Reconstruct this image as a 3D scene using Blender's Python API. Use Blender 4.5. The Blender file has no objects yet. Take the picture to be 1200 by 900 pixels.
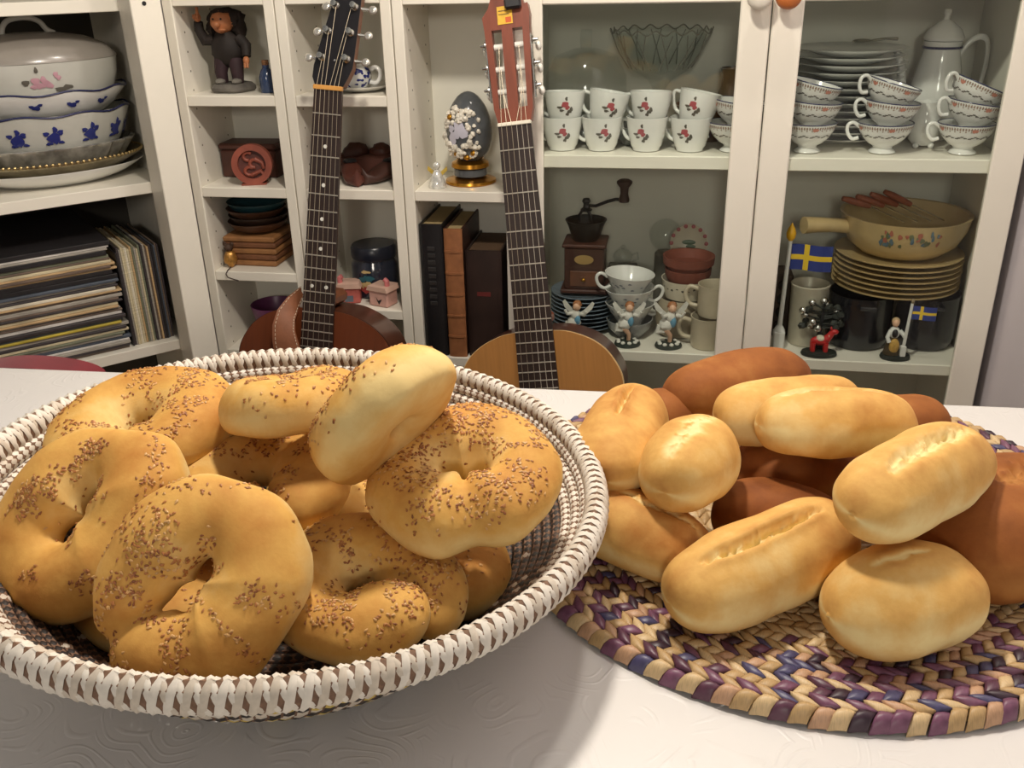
import bpy, math, random
import numpy as np
from mathutils import Vector, Matrix, noise

random.seed(7)
scene = bpy.context.scene
COL = scene.collection
R = math.radians

# ---------------------------------------------------------------- camera
CAM_LOC = np.array([0.26584, -1.56671, 1.14])
CAM_RIGHT = np.array([0.9857395, 0.16696411, -0.02099124])
CAM_UP = np.array([-0.05098679, 0.41521441, 0.90829364])
CAM_FWD = np.array([-0.16036831, 0.89427064, -0.4178062])
FPX = 1090.48
cam_data = bpy.data.cameras.new('camera')
cam = bpy.data.objects.new('camera', cam_data)
COL.objects.link(cam)
cam.matrix_world = Matrix((
    (CAM_RIGHT[0], CAM_UP[0], -CAM_FWD[0], CAM_LOC[0]),
    (CAM_RIGHT[1], CAM_UP[1], -CAM_FWD[1], CAM_LOC[1]),
    (CAM_RIGHT[2], CAM_UP[2], -CAM_FWD[2], CAM_LOC[2]),
    (0, 0, 0, 1)))
cam_data.sensor_width = 36.0
cam_data.lens = 36.0 * FPX / 1200.0
cam_data.clip_start = 0.02
scene.camera = cam

# ---------------------------------------------------------------- world, lamps, exposure
world = bpy.data.worlds.new('room_ambient')
scene.world = world
world.use_nodes = True
bg = world.node_tree.nodes['Background']
bg.inputs[0].default_value = (1.0, 0.95, 0.88, 1)
bg.inputs[1].default_value = 0.11

def point_lamp(name, loc, power, size, color):
    ld = bpy.data.lights.new(name, 'POINT')
    ld.energy = power
    ld.shadow_soft_size = size
    ld.color = color
    o = bpy.data.objects.new(name, ld)
    o.location = loc
    COL.objects.link(o)
    return o

# pendant lamp hanging over the far half of the table
point_lamp('pendant_lamp_light', (0.11, -0.78, 1.72), 19.0, 0.045, (1.0, 0.905, 0.775))
# ceiling spot close to the cabinets
point_lamp('cabinet_lamp_light', (0.40, -0.34, 2.15), 11.0, 0.05, (1.0, 0.915, 0.80))
# added fill light far behind the viewer, brightens whatever faces the camera
point_lamp('room_fill_light', (0.40, -4.40, 1.85), 50.0, 0.25, (1.0, 0.91, 0.79))
vs = scene.view_settings
vs.view_transform = 'Standard'
vs.look = 'None'
vs.gamma = 1.0
vs.use_curve_mapping = False
vs.exposure = 0.80
scene.cycles.transparent_max_bounces = 24

# ---------------------------------------------------------------- helpers
def lin(c):
    out = []
    for v in c[:3]:
        v = v / 255.0
        out.append(v / 12.92 if v <= 0.04045 else ((v + 0.055) / 1.055) ** 2.4)
    return tuple(out) + (1.0,)

def ray(px, py):
    return CAM_FWD + CAM_RIGHT * (px - 600) / FPX - CAM_UP * (py - 450) / FPX

def at_y(px, py, Y):           # point of the sight line in the upright plane at depth Y
    d = ray(px, py)
    return CAM_LOC + d * (Y - CAM_LOC[1]) / d[1]

def at_z(px, py, z):           # point of the sight line in the level plane at height z
    d = ray(px, py)
    return CAM_LOC + d * (z - CAM_LOC[2]) / d[2]

def x_at(px, Y, z):            # x of the point at depth Y and height z seen in column px
    d0 = np.array([0, Y, z]) - CAM_LOC
    k = px - 600
    return (k * (d0 @ CAM_FWD) - FPX * (d0 @ CAM_RIGHT)) / (FPX * CAM_RIGHT[0] - k * CAM_FWD[0])

def mpp(P):                    # metres per pixel at P
    return float((np.asarray(P) - CAM_LOC) @ CAM_FWD) / FPX

MATS = {}
def mat(name, col, rough=0.5, metal=0.0, var=0.08, scale=30.0, bump=0.0, bscale=150.0,
        spec=0.5, coat=0.0, trans=0.0, sheen=0.0, col2=None, stretch=None):
    if name in MATS:
        return MATS[name]
    m = bpy.data.materials.new(name)
    m.use_nodes = True
    nt = m.node_tree
    b = nt.nodes['Principled BSDF']
    tc = nt.nodes.new('ShaderNodeTexCoord')
    src = tc.outputs['Object']
    if stretch:
        mp = nt.nodes.new('ShaderNodeMapping')
        mp.inputs['Scale'].default_value = stretch
        nt.links.new(src, mp.inputs[0])
        src = mp.outputs[0]
    nz = nt.nodes.new('ShaderNodeTexNoise')
    nz.inputs['Scale'].default_value = scale
    nz.inputs['Detail'].default_value = 4
    nt.links.new(src, nz.inputs['Vector'])
    rp = nt.nodes.new('ShaderNodeValToRGB')
    c = lin(col)
    if col2 is None:
        rp.color_ramp.elements[0].color = tuple(v * (1 - var) for v in c[:3]) + (1,)
        rp.color_ramp.elements[1].color = tuple(min(1, v * (1 + var)) for v in c[:3]) + (1,)
    else:
        rp.color_ramp.elements[0].color = c
        rp.color_ramp.elements[1].color = lin(col2)
    rp.color_ramp.elements[0].position = 0.3
    rp.color_ramp.elements[1].position = 0.7
    nt.links.new(nz.outputs['Fac'], rp.inputs[0])
    nt.links.new(rp.outputs[0], b.inputs['Base Color'])
    b.inputs['Roughness'].default_value = rough
    b.inputs['Metallic'].default_value = metal
    b.inputs['Specular IOR Level'].default_value = spec
    b.inputs['Coat Weight'].default_value = coat
    b.inputs['Coat Roughness'].default_value = 0.12
    b.inputs['Transmission Weight'].default_value = trans
    b.inputs['Sheen Weight'].default_value = sheen
    if bump:
        n2 = nt.nodes.new('ShaderNodeTexNoise')
        n2.inputs['Scale'].default_value = bscale
        n2.inputs['Detail'].default_value = 3
        nt.links.new(src, n2.inputs['Vector'])
        bp = nt.nodes.new('ShaderNodeBump')
        bp.inputs['Strength'].default_value = bump
        bp.inputs['Distance'].default_value = 0.002
        nt.links.new(n2.outputs['Fac'], bp.inputs['Height'])
        nt.links.new(bp.outputs[0], b.inputs['Normal'])
    MATS[name] = m
    return m

def glass_mat(name, tint=(0.86, 0.89, 0.86), rough=0.03, ior=1.45, gloss=1.0):
    """thin see-through glass: straight transmission plus a mirror sheen by angle"""
    if name in MATS:
        return MATS[name]
    m = bpy.data.materials.new(name)
    m.use_nodes = True
    nt = m.node_tree
    for n in list(nt.nodes):
        if n.type == 'BSDF_PRINCIPLED':
            nt.nodes.remove(n)
    out = nt.nodes['Material Output']
    tr = nt.nodes.new('ShaderNodeBsdfTransparent')
    tr.inputs[0].default_value = tint + (1,)
    gl = nt.nodes.new('ShaderNodeBsdfGlossy')
    gl.inputs['Roughness'].default_value = rough
    gl.inputs[0].default_value = (gloss, gloss, gloss, 1)
    lw = nt.nodes.new('ShaderNodeLayerWeight')
    lw.inputs[0].default_value = 0.5
    pw = nt.nodes.new('ShaderNodeMath'); pw.operation = 'POWER'; pw.inputs[1].default_value = 5.0
    nt.links.new(lw.outputs['Facing'], pw.inputs[0])
    f0 = ((ior - 1) / (ior + 1)) ** 2
    fr = nt.nodes.new('ShaderNodeMath'); fr.operation = 'MULTIPLY_ADD'
    fr.inputs[1].default_value = 0.8 - f0
    fr.inputs[2].default_value = f0
    nt.links.new(pw.outputs[0], fr.inputs[0])
    mx = nt.nodes.new('ShaderNodeMixShader')
    nt.links.new(fr.outputs[0], mx.inputs[0])
    nt.links.new(tr.outputs[0], mx.inputs[1])
    nt.links.new(gl.outputs[0], mx.inputs[2])
    nt.links.new(mx.outputs[0], out.inputs[0])
    MATS[name] = m
    return m

def frame(o=(0, 0, 0), x=None, y=None, z=None):
    """matrix from an origin and axes (columns)"""
    x, y, z = [Vector(v) for v in (x, y, z)]
    m = Matrix.Identity(4)
    for i, ax in enumerate((x, y, z)):
        for k in range(3):
            m[k][i] = ax[k]
    for k in range(3):
        m[k][3] = o[k]
    return m

def T(x=0, y=0, z=0, rz=0, rx=0, ry=0, s=1):
    return Matrix.Translation((x, y, z)) @ Matrix.Rotation(rz, 4, 'Z') @ Matrix.Rotation(ry, 4, 'Y') @ Matrix.Rotation(rx, 4, 'X') @ Matrix.Scale(s, 4)

class MB:
    """collects shapes; build() links them as one mesh object"""
    def __init__(self):
        self.v = []; self.f = []; self.mi = []; self.attr = {}
    def add(self, verts, faces, M=None, mi=0):
        o = len(self.v)
        if M is not None:
            verts = [tuple(M @ Vector(p)) for p in verts]
        self.v += [tuple(p) for p in verts]
        self.f += [tuple(i + o for i in f) for f in faces]
        self.mi += [mi] * len(faces)
        return self
    def box(self, x0, x1, y0, y1, z0, z1, b=0.0, M=None, mi=0):
        if b <= 0:
            vs = [(x, y, z) for z in (z0, z1) for y in (y0, y1) for x in (x0, x1)]
            fs = [(0, 2, 3, 1), (4, 5, 7, 6), (0, 1, 5, 4), (2, 6, 7, 3), (0, 4, 6, 2), (1, 3, 7, 5)]
            return self.add(vs, fs, M, mi)
        b = min(b, (x1 - x0) * .49, (y1 - y0) * .49, (z1 - z0) * .49)
        vs = []; idx = {}
        for sx in (0, 1):
            for sy in (0, 1):
                for sz in (0, 1):
                    c = (x1 if sx else x0, y1 if sy else y0, z1 if sz else z0)
                    d = (-b if sx else b, -b if sy else b, -b if sz else b)
                    for ax in range(3):     # vertex lying on the face of axis ax
                        p = [c[k] + (0 if k == ax else d[k]) for k in range(3)]
                        idx[(sx, sy, sz, ax)] = len(vs); vs.append(tuple(p))
        fs = []
        for s in (0, 1):
            q = [idx[(s, 0, 0, 0)], idx[(s, 1, 0, 0)], idx[(s, 1, 1, 0)], idx[(s, 0, 1, 0)]]
            fs.append(tuple(q if s else q[::-1]))
            q = [idx[(0, s, 0, 1)], idx[(0, s, 1, 1)], idx[(1, s, 1, 1)], idx[(1, s, 0, 1)]]
            fs.append(tuple(q if s else q[::-1]))
            q = [idx[(0, 0, s, 2)], idx[(1, 0, s, 2)], idx[(1, 1, s, 2)], idx[(0, 1, s, 2)]]
            fs.append(tuple(q if s else q[::-1]))
        for a in (0, 1):
            for c in (0, 1):
                q = [idx[(0, a, c, 1)], idx[(1, a, c, 1)], idx[(1, a, c, 2)], idx[(0, a, c, 2)]]
                fs.append(tuple(q if a == c else q[::-1]))
                q = [idx[(a, 0, c, 2)], idx[(a, 1, c, 2)], idx[(a, 1, c, 0)], idx[(a, 0, c, 0)]]
                fs.append(tuple(q if a == c else q[::-1]))
                q = [idx[(a, c, 0, 0)], idx[(a, c, 1, 0)], idx[(a, c, 1, 1)], idx[(a, c, 0, 1)]]
                fs.append(tuple(q if a == c else q[::-1]))
        for sx in (0, 1):
            for sy in (0, 1):
                for sz in (0, 1):
                    q = [idx[(sx, sy, sz, 0)], idx[(sx, sy, sz, 1)], idx[(sx, sy, sz, 2)]]
                    fs.append(tuple(q if (sx + sy + sz) % 2 else q[::-1]))
        return self.add(vs, fs, M, mi)
    def lathe(self, prof, n=32, M=None, closed=False, sx=1.0, sy=1.0, mi=0, wob=None):
        vs = []; fs = []
        k = len(prof)
        for r, z in prof:
            for i in range(n):
                a = 2 * math.pi * i / n
                rr = r * (wob(a, z) if wob else 1)
                vs.append((rr * math.cos(a) * sx, rr * math.sin(a) * sy, z))
        for j in range(k if closed else k - 1):
            j2 = (j + 1) % k
            for i in range(n):
                i2 = (i + 1) % n
                fs.append((j * n + i, j * n + i2, j2 * n + i2, j2 * n + i))
        if not closed:
            fs.append(tuple(range(n))[::-1])
            fs.append(tuple((k - 1) * n + i for i in range(n)))
        return self.add(vs, fs, M, mi)
    def tube(self, pts, r, n=8, M=None, closed=False, flat=1.0, mi=0):
        pts = [Vector(p) for p in pts]
        k = len(pts)
        rr = r if isinstance(r, (list, tuple)) else [r] * k
        vs = []; fs = []
        up = None
        for i, p in enumerate(pts):
            if closed:
                t = pts[(i + 1) % k] - pts[i - 1]
            else:
                t = pts[min(i + 1, k - 1)] - pts[max(i - 1, 0)]
            t.normalize()
            if up is None:
                up = t.orthogonal().normalized()
            up = (up - t * up.dot(t)).normalized()
            sd = t.cross(up)
            for j in range(n):
                a = 2 * math.pi * j / n
                vs.append(tuple(p + up * math.cos(a) * rr[i] * flat + sd * math.sin(a) * rr[i]))
        for i in range(k if closed else k - 1):
            i2 = (i + 1) % k
            for j in range(n):
                j2 = (j + 1) % n
                fs.append((i * n + j, i * n + j2, i2 * n + j2, i2 * n + j))
        if not closed:
            fs.append(tuple(range(n))[::-1])
            fs.append(tuple((k - 1) * n + i for i in range(n)))
        return self.add(vs, fs, M, mi)
    def ell(self, c, r, n=14, m=9, M=None, mi=0, lump=0.0, seed=0.0):
        if not isinstance(r, (list, tuple)):
            r = (r, r, r)
        vs = []; fs = []
        for j in range(1, m):
            t = math.pi * j / m
            for i in range(n):
                a = 2 * math.pi * i / n
                d = Vector((math.sin(t) * math.cos(a), math.sin(t) * math.sin(a), -math.cos(t)))
                k = 1 + (lump * noise.noise(d * 2.1 + Vector((seed, seed * .7, 3))) if lump else 0)
                vs.append((c[0] + r[0] * d.x * k, c[1] + r[1] * d.y * k, c[2] + r[2] * d.z * k))
        b = len(vs); vs.append((c[0], c[1], c[2] - r[2])); vs.append((c[0], c[1], c[2] + r[2]))
        for j in range(m - 2):
            for i in range(n):
                i2 = (i + 1) % n
                fs.append((j * n + i, j * n + i2, (j + 1) * n + i2, (j + 1) * n + i))
        for i in range(n):
            i2 = (i + 1) % n
            fs.append((b, i2, i)); fs.append((b + 1, (m - 2) * n + i, (m - 2) * n + i2))
        return self.add(vs, fs, M, mi)
    def prism(self, poly, z0, z1, M=None, mi=0):
        k = len(poly)
        vs = [(x, y, z0) for x, y in poly] + [(x, y, z1) for x, y in poly]
        fs = [tuple(range(k))[::-1], tuple(range(k, 2 * k))]
        for i in range(k):
            j = (i + 1) % k
            fs.append((i, j, k + j, k + i))
        return self.add(vs, fs, M, mi)
    def build(self, name, m, parent=None, smooth=True, ang=38):
        me = bpy.data.meshes.new(name)
        me.from_pydata(self.v, [], self.f)
        ms = m if isinstance(m, (list, tuple)) else [m]
        for q in ms:
            me.materials.append(q)
        if len(ms) > 1:
            me.polygons.foreach_set('material_index', self.mi)
        for an, vals in self.attr.items():
            a = me.attributes.new(an, 'FLOAT', 'POINT')
            a.data.foreach_set('value', vals)
        me.update()
        if smooth:
            me.shade_smooth()
            me.set_sharp_from_angle(angle=R(ang))
        o = bpy.data.objects.new(name, me)
        COL.objects.link(o)
        if parent is not None:
            o.parent = parent
        return o

def tag(o, label, cat, group=None, kind=None):
    o['label'] = label
    o['category'] = cat
    if group:
        o['group'] = group
    if kind:
        o['kind'] = kind
    return o

def thing(name, label, cat, loc=(0, 0, 0), rz=0.0, group=None, M=None):
    o = bpy.data.objects.new(name, None)
    o.empty_display_size = 0.02
    COL.objects.link(o)
    if M is not None:
        o.matrix_world = M
    else:
        o.location = loc
        o.rotation_euler = (0, 0, rz)
    return tag(o, label, cat, group)

ORD = ('first', 'second', 'third', 'fourth', 'fifth', 'sixth', 'seventh', 'eighth', 'ninth', 'tenth', 'eleventh', 'twelfth', 'thirteenth', 'fourteenth', 'fifteenth', 'sixteenth')
def structure(o):
    o['kind'] = 'structure'
    return o

def copy_tree(root, label=None):
    def rec(o, parent):
        c = o.copy()
        COL.objects.link(c)
        c.parent = parent
        for ch in o.children:
            rec(ch, c)
        return c
    c = rec(root, None)
    if label:
        c['label'] = label
    return c

def cr(pts, sub=4):
    """Catmull-Rom curve through points"""
    P = [Vector(p) for p in pts]
    out = []
    for i in range(len(P) - 1):
        p0, p1, p2, p3 = P[max(i - 1, 0)], P[i], P[i + 1], P[min(i + 2, len(P) - 1)]
        for s in range(sub):
            t = s / sub
            out.append(0.5 * ((2 * p1) + (-p0 + p2) * t + (2 * p0 - 5 * p1 + 4 * p2 - p3) * t * t + (-p0 + 3 * p1 - 3 * p2 + p3) * t ** 3))
    out.append(P[-1])
    return out

def surf_patch(mb, P, N, U, w, h, n=10, seed=0.0, off=0.0004, mi=0):
    """small blob of print lying on a surface at P (normal N, up U)"""
    N = Vector(N).normalized(); U = Vector(U); U = (U - N * U.dot(N)).normalized(); S = U.cross(N)
    vs = [tuple(Vector(P) + N * off * 1.6)]
    for i in range(n):
        a = 2 * math.pi * i / n
        k = 1 + 0.16 * math.sin(3 * a + seed) + 0.10 * math.sin(5 * a + 2 * seed)
        vs.append(tuple(Vector(P) + N * off + S * math.cos(a) * w * k + U * math.sin(a) * h * k))
    mb.add(vs, [(0, i + 1, (i + 1) % n + 1) for i in range(n)], mi=mi)

def prof_r(prof, z):
    """radius of the outer profile at height z (profile rising)"""
    for (r0, z0), (r1, z1) in zip(prof, prof[1:]):
        if z0 <= z <= z1 and z1 > z0:
            return r0 + (r1 - r0) * (z - z0) / (z1 - z0)
    return prof[-1][0]

def lathe_patch(mb, prof, ang, z, w, h, seed=0.0, mi=0, sx=1.0, sy=1.0, off=0.0005):
    r = prof_r(prof, z)
    dr = (prof_r(prof, z + 0.002) - prof_r(prof, z - 0.002)) / 0.004
    P = (r * math.cos(ang) * sx, r * math.sin(ang) * sy, z)
    N = (math.cos(ang) / sx, math.sin(ang) / sy, -dr)
    surf_patch(mb, P, N, (0, 0, 1), w, h, seed=seed, mi=mi, off=off)

# ---------------------------------------------------------------- common materials
WHITE = mat('white_lacquer', (236, 231, 218), rough=0.42, var=0.02, scale=8)
WHITE_IN = mat('white_board', (228, 226, 214), rough=0.5, var=0.03, scale=6)
PORC = mat('white_porcelain', (232, 232, 228), rough=0.16, var=0.01, coat=0.4)
PORC_W = mat('cream_porcelain', (214, 205, 184), rough=0.25, var=0.03, coat=0.2)
BLACKM = mat('black_iron', (22, 22, 25), rough=0.4, var=0.2)
GOLD = mat('gilt_metal', (205, 150, 60), rough=0.28, metal=1.0, var=0.15, scale=80)
SILVER = mat('silver_metal', (200, 200, 195), rough=0.25, metal=1.0, var=0.1, scale=60)
PANE = glass_mat('door_glass', (0.965, 0.985, 0.97), 0.02, 1.34, 0.8)
CRYSTAL = glass_mat('crystal_glass', (0.93, 0.945, 0.94), 0.08, 1.5, 1.0)
ROSE_RED = mat('print_red', (172, 84, 90), rough=0.3)
LEAF_GREY = mat('print_leaf', (96, 92, 84), rough=0.3)
BLUE_PRINT = mat('print_blue', (44, 52, 120), rough=0.25)
PINK_PRINT = mat('print_pink', (190, 146, 158), rough=0.3)

# ---------------------------------------------------------------- the room
wm = mat('wall_paint', (216, 210, 216), rough=0.85, var=0.03, scale=3, bump=0.1, bscale=300)
structure(MB().box(-1.9, 1.9, 0.62, 0.72, 0, 2.5).build('wall_back', wm, smooth=False))
structure(MB().box(0.818, 0.918, -1.3, 0.62, 0, 2.5).build('wall_right', wm, smooth=False))
structure(MB().box(-2.0, -1.9, -3.0, 0.62, 0, 2.5).build('wall_left', wm, smooth=False))
floor_m = mat('oak_floor', (150, 112, 72), rough=0.45, var=0.2, scale=6, stretch=(1, 8, 1))
fl = structure(MB().box(-2.0, 0.92, -3.0, 0.72, -0.06, -0.004).build('floor', mat('subfloor', (90, 70, 50), rough=.8), smooth=False))
plank = MB().box(0, 0.135, 0, 1.228, -0.004, 0.0, b=0.001).build('plank', floor_m, fl)
plank.location = (-1.95, -2.9, 0)
for i in range(21):
    for j in range(3):
        if i == 0 and j == 0:
            continue
        if -1.95 + i * .1365 > .78:
            continue
        c = plank.copy(); COL.objects.link(c); c.parent = fl
        c.location = (-1.95 + i * 0.1365, -2.9 + j * 1.2295 - (0.4 if i % 2 else 0), 0)

# ---------------------------------------------------------------- glass fronted display cabinet
CX0, CX1 = 0.0, 0.80
cab = thing('display_cabinet', 'tall white display cabinet with two framed glass doors beside the wall', 'cabinet', (0, 0, 0))
for x in (CX0, CX1 - 0.018):
    MB().box(x, x + 0.018, 0.0125, 0.30, 0.0, 2.02, b=0.001).build('side_panel', WHITE_IN, cab)
MB().box(CX0 + .018, CX1 - .018, 0.292, 0.30, 0.05, 2.0).build('back_panel', WHITE_IN, cab)
MB().box(CX0 + .018, CX1 - .018, 0.03, 0.292, 2.0, 2.02).build('top_panel', WHITE_IN, cab)
for z in (0.06, 0.46, 0.813, 1.072, 1.36, 1.68):
    MB().box(CX0 + .019, CX1 - .019, 0.0130, 0.29, z - (0.0 if z != .813 else 0.002), z + 0.020, b=0.0015).build('shelf', WHITE, cab)
for side, (x0, x1) in enumerate(((0.001, 0.3988), (0.4012, 0.799))):
    door = MB().box(x0, x0 + 0.046, 0.0, 0.012, 0.04, 2.0, b=0.002).build('door', WHITE, cab)
    MB().box(x1 - 0.046, x1, 0.0, 0.012, 0.04, 2.0, b=0.002).build('stile', WHITE, door)
    for z0, z1 in ((0.04, 0.09), (1.069, 1.115), (1.95, 2.0)):
        MB().box(x0 + 0.0455, x1 - 0.0455, 0.0, 0.012, z0, z1, b=0.002).build('rail', WHITE, door)
    for z0, z1 in ((0.088, 1.071), (1.113, 1.952)):
        MB().box(x0 + 0.044, x1 - 0.044, 0.003, 0.006, z0, z1).build('glass_pane', PANE, door, smooth=False)
    kp = [(0.004, 0), (0.0045, 0.006), (0.006, 0.010), (0.0125, 0.015), (0.016, 0.022), (0.0155, 0.028), (0.011, 0.033), (0.004, 0.035)]
    kx = (x1 - 0.0205) if side == 0 else (x0 + 0.0185)
    kn = MB().lathe([(r_ * 1.22, z_ * 1.2) for r_, z_ in kp], 24, M=T(kx, 0.0, 1.078, rx=R(90))).build('knob', WHITE if side == 0 else mat('turned_pine', (190, 110, 58), rough=0.35, var=0.1), door)
    kn['label'] = 'white round door knob' if side == 0 else 'orange brown wooden door knob'

# ---------------------------------------------------------------- narrow white shelf towers
def tower(x0, shelves, label):
    t = thing('shelf_tower', label, 'shelf unit', (x0, 0, 0), group='narrow white shelf towers')
    for x in (0.001, 0.181):
        MB().box(x, x + 0.018, 0.0, 0.17, 0.0, 2.02, b=0.0012).build('side_panel', WHITE, t)
    MB().box(0.019, 0.181, 0.164, 0.17, 0.03, 2.0).build('back_panel', WHITE_IN, t)
    for z in shelves:
        MB().box(0.0192, 0.1808, 0.001, 0.1635, z - 0.018, z, b=0.0012).build('shelf', WHITE, t)
    holes = MB()
    for k in range(int((1.20 - 0.35) / 0.032)):
        z = 0.36 + k * 0.032
        for y in (0.03, 0.135):
            holes.lathe([(0.0018, 0), (0.0018, 0.0004)], 8, M=T(0.0190, y, z, ry=R(90)))
    ho = holes.build('pin_holes', mat('hole_grey', (128, 122, 110), rough=.8), t)
    ho['kind'] = 'stuff'
    return t
tower(-0.60, (0.06, 0.291, 0.451, 0.611, 0.770, 0.930, 1.093, 1.253, 1.6, 2.019), 'narrow white shelf tower with a troll figurine on a shelf')
tower(-0.40, (0.06, 0.30, 0.545, 0.770, 0.930, 1.093, 1.253, 1.6, 2.019), 'narrow white shelf tower behind the dark guitar headstock')
tower(-0.20, (0.06, 0.30, 0.4565, 0.770, 1.090, 1.40, 1.7, 2.019), 'narrow white shelf tower holding old books and an ornate egg')

# ---------------------------------------------------------------- corner bookcase, turned to face across the room
S45 = math.sqrt(0.5)
LM = frame((-0.572, -0.050, 0.0), (S45, S45, 0), (-S45, S45, 0), (0, 0, 1))
lc = thing('corner_bookcase', 'wide white corner bookcase holding stacked dishes and vinyl records', 'bookcase', M=LM)
MB().box(-0.049, 0.0, 0.0, 0.076, 0.0, 2.02, b=0.0015).build('front_post', WHITE, lc)
MB().box(-0.020, 0.0, 0.0755, 0.43, 0.0, 2.02).build('side_panel', WHITE, lc)
MB().box(-0.869, -0.849, 0.0, 0.43, 0.0, 2.02, b=0.001).build('side_panel', WHITE, lc)
MB().box(-0.849, -0.020, 0.422, 0.43, 0.03, 2.0).build('back_panel', mat('shaded_back', (70, 66, 60), rough=.7), lc)  # back board coloured dark to carry the shade inside the bookcase
for z in (0.08, 0.461, 0.765, 1.070, 1.37, 1.68, 2.0):
    MB().box(-0.8485, -0.0205, 0.0765, 0.4215, z, z + 0.020, b=0.001).build('shelf', WHITE, lc)
sc = MB().lathe([(0.0035, 0), (0.0035, 0.0008)], 12, M=T(-0.027, -0.0003, 1.083, rx=R(90))).build('screw_hole', BLACKM, lc)
def LW(x, y, z):   # bookcase space to the room
    return LM @ Vector((x, y, z))
# ---------------------------------------------------------------- table and cloth
TZ = 0.74
TM = T(0.08, -0.7175, 0, rz=R(1.75))
table = thing('dining_table', 'long dining table hidden under a white embossed cloth', 'table', M=TM)
wood_t = mat('table_wood', (140, 95, 55), rough=0.5, var=0.15, scale=12, stretch=(1, 10, 1))
MB().box(-1.248, 0.648, -0.848, -0.003, 0.712, 0.7375, b=0.004).build('table_top', wood_t, table)
for x in (-1.17, 0.51):
    for y in (-0.77, -0.13):
        MB().box(x, x + .06, y, y + .06, 0.0, 0.7125, b=0.004).build('leg', wood_t, table)

def cloth_material():
    m = bpy.data.materials.new('embossed_cloth')
    m.use_nodes = True
    nt = m.node_tree
    b = nt.nodes['Principled BSDF']
    b.inputs['Base Color'].default_value = lin((222, 219, 217))
    b.inputs['Roughness'].default_value = 0.36
    b.inputs['Specular IOR Level'].default_value = 0.55
    tc = nt.nodes.new('ShaderNodeTexCoord')
    nz = nt.nodes.new('ShaderNodeTexNoise'); nz.inputs['Scale'].default_value = 9.0; nz.inputs['Detail'].default_value = 2
    nt.links.new(tc.outputs['Object'], nz.inputs['Vector'])
    mx = nt.nodes.new('ShaderNodeMix'); mx.data_type = 'RGBA'; mx.blend_type = 'LINEAR_LIGHT'; mx.inputs[0].default_value = 0.045
    nt.links.new(tc.outputs['Object'], mx.inputs[6]); nt.links.new(nz.outputs['Color'], mx.inputs[7])
    vo = nt.nodes.new('ShaderNodeTexVoronoi'); vo.inputs['Scale'].default_value = 20.0; vo.feature = 'F1'
    nt.links.new(mx.outputs[2], vo.inputs['Vector'])
    mul = nt.nodes.new('ShaderNodeMath'); mul.operation = 'MULTIPLY'; mul.inputs[1].default_value = 46.0
    nt.links.new(vo.outputs['Distance'], mul.inputs[0])
    sn = nt.nodes.new('ShaderNodeMath'); sn.operation = 'SINE'
    nt.links.new(mul.outputs[0], sn.inputs[0])
    pw = nt.nodes.new('ShaderNodeMapRange'); pw.inputs[1].default_value = 0.45; pw.inputs[2].default_value = 1.0
    nt.links.new(sn.outputs[0], pw.inputs[0])
    n2 = nt.nodes.new('ShaderNodeTexNoise'); n2.inputs['Scale'].default_value = 32.0; n2.inputs['Detail'].default_value = 1
    nt.links.new(tc.outputs['Object'], n2.inputs['Vector'])
    mr = nt.nodes.new('ShaderNodeMapRange'); mr.inputs[1].default_value = 0.44; mr.inputs[2].default_value = 0.58
    nt.links.new(n2.outputs['Fac'], mr.inputs[0])
    m2 = nt.nodes.new('ShaderNodeMath'); m2.operation = 'MULTIPLY'
    nt.links.new(pw.outputs[0], m2.inputs[0]); nt.links.new(mr.outputs[0], m2.inputs[1])
    bp = nt.nodes.new('ShaderNodeBump'); bp.inputs['Strength'].default_value = 0.2; bp.inputs['Distance'].default_value = 0.001
    nt.links.new(m2.outputs[0], bp.inputs['Height'])
    nt.links.new(bp.outputs[0], b.inputs['Normal'])
    return m

mb = MB()
def cloth_ring(inset, z, wave):
    x0, x1, y0, y1 = -1.252 + inset, 0.652 - inset, -0.852 + inset, 0.001 - inset
    pts = []
    NX, NY = 60, 30
    def put(x, y, nx, ny, s):
        w = wave * math.sin(s * 23.0) * (0.6 + 0.4 * math.sin(s * 7.3))
        pts.append((x + nx * w, y + ny * w, z))
    for i in range(NX): put(x0 + (x1 - x0) * i / NX, y0, 0, -1, i / NX * 1.9)
    for i in range(NY): put(x1, y0 + (y1 - y0) * i / NY, 1, 0, i / NY * 0.85 + 2)
    for i in range(NX): put(x1 - (x1 - x0) * i / NX, y1, 0, 1, i / NX * 1.9 + 4)
    for i in range(NY): put(x0, y1 - (y1 - y0) * i / NY, -1, 0, i / NY * 0.85 + 7)
    return pts
rings = [cloth_ring(0.006, TZ, 0), cloth_ring(0.002, TZ - 0.0012, 0), cloth_ring(0.0, TZ - 0.005, 0), cloth_ring(-0.003, TZ - 0.03, 0.0015),
         cloth_ring(-0.008, TZ - 0.10, 0.006), cloth_ring(-0.010, TZ - 0.20, 0.008)]
n = len(rings[0])
vs = [p for r in rings for p in r]
fs = [tuple(range(n))]
for j in range(len(rings) - 1):
    for i in range(n):
        i2 = (i + 1) % n
        fs.append((j * n + i2, j * n + i, (j + 1) * n + i, (j + 1) * n + i2))
mb.add(vs, fs)
cl = mb.build('tablecloth', cloth_material(), ang=60)
cl.matrix_world = TM
tag(cl, 'glossy white embossed tablecloth spread over the dining table', 'tablecloth')

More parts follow.
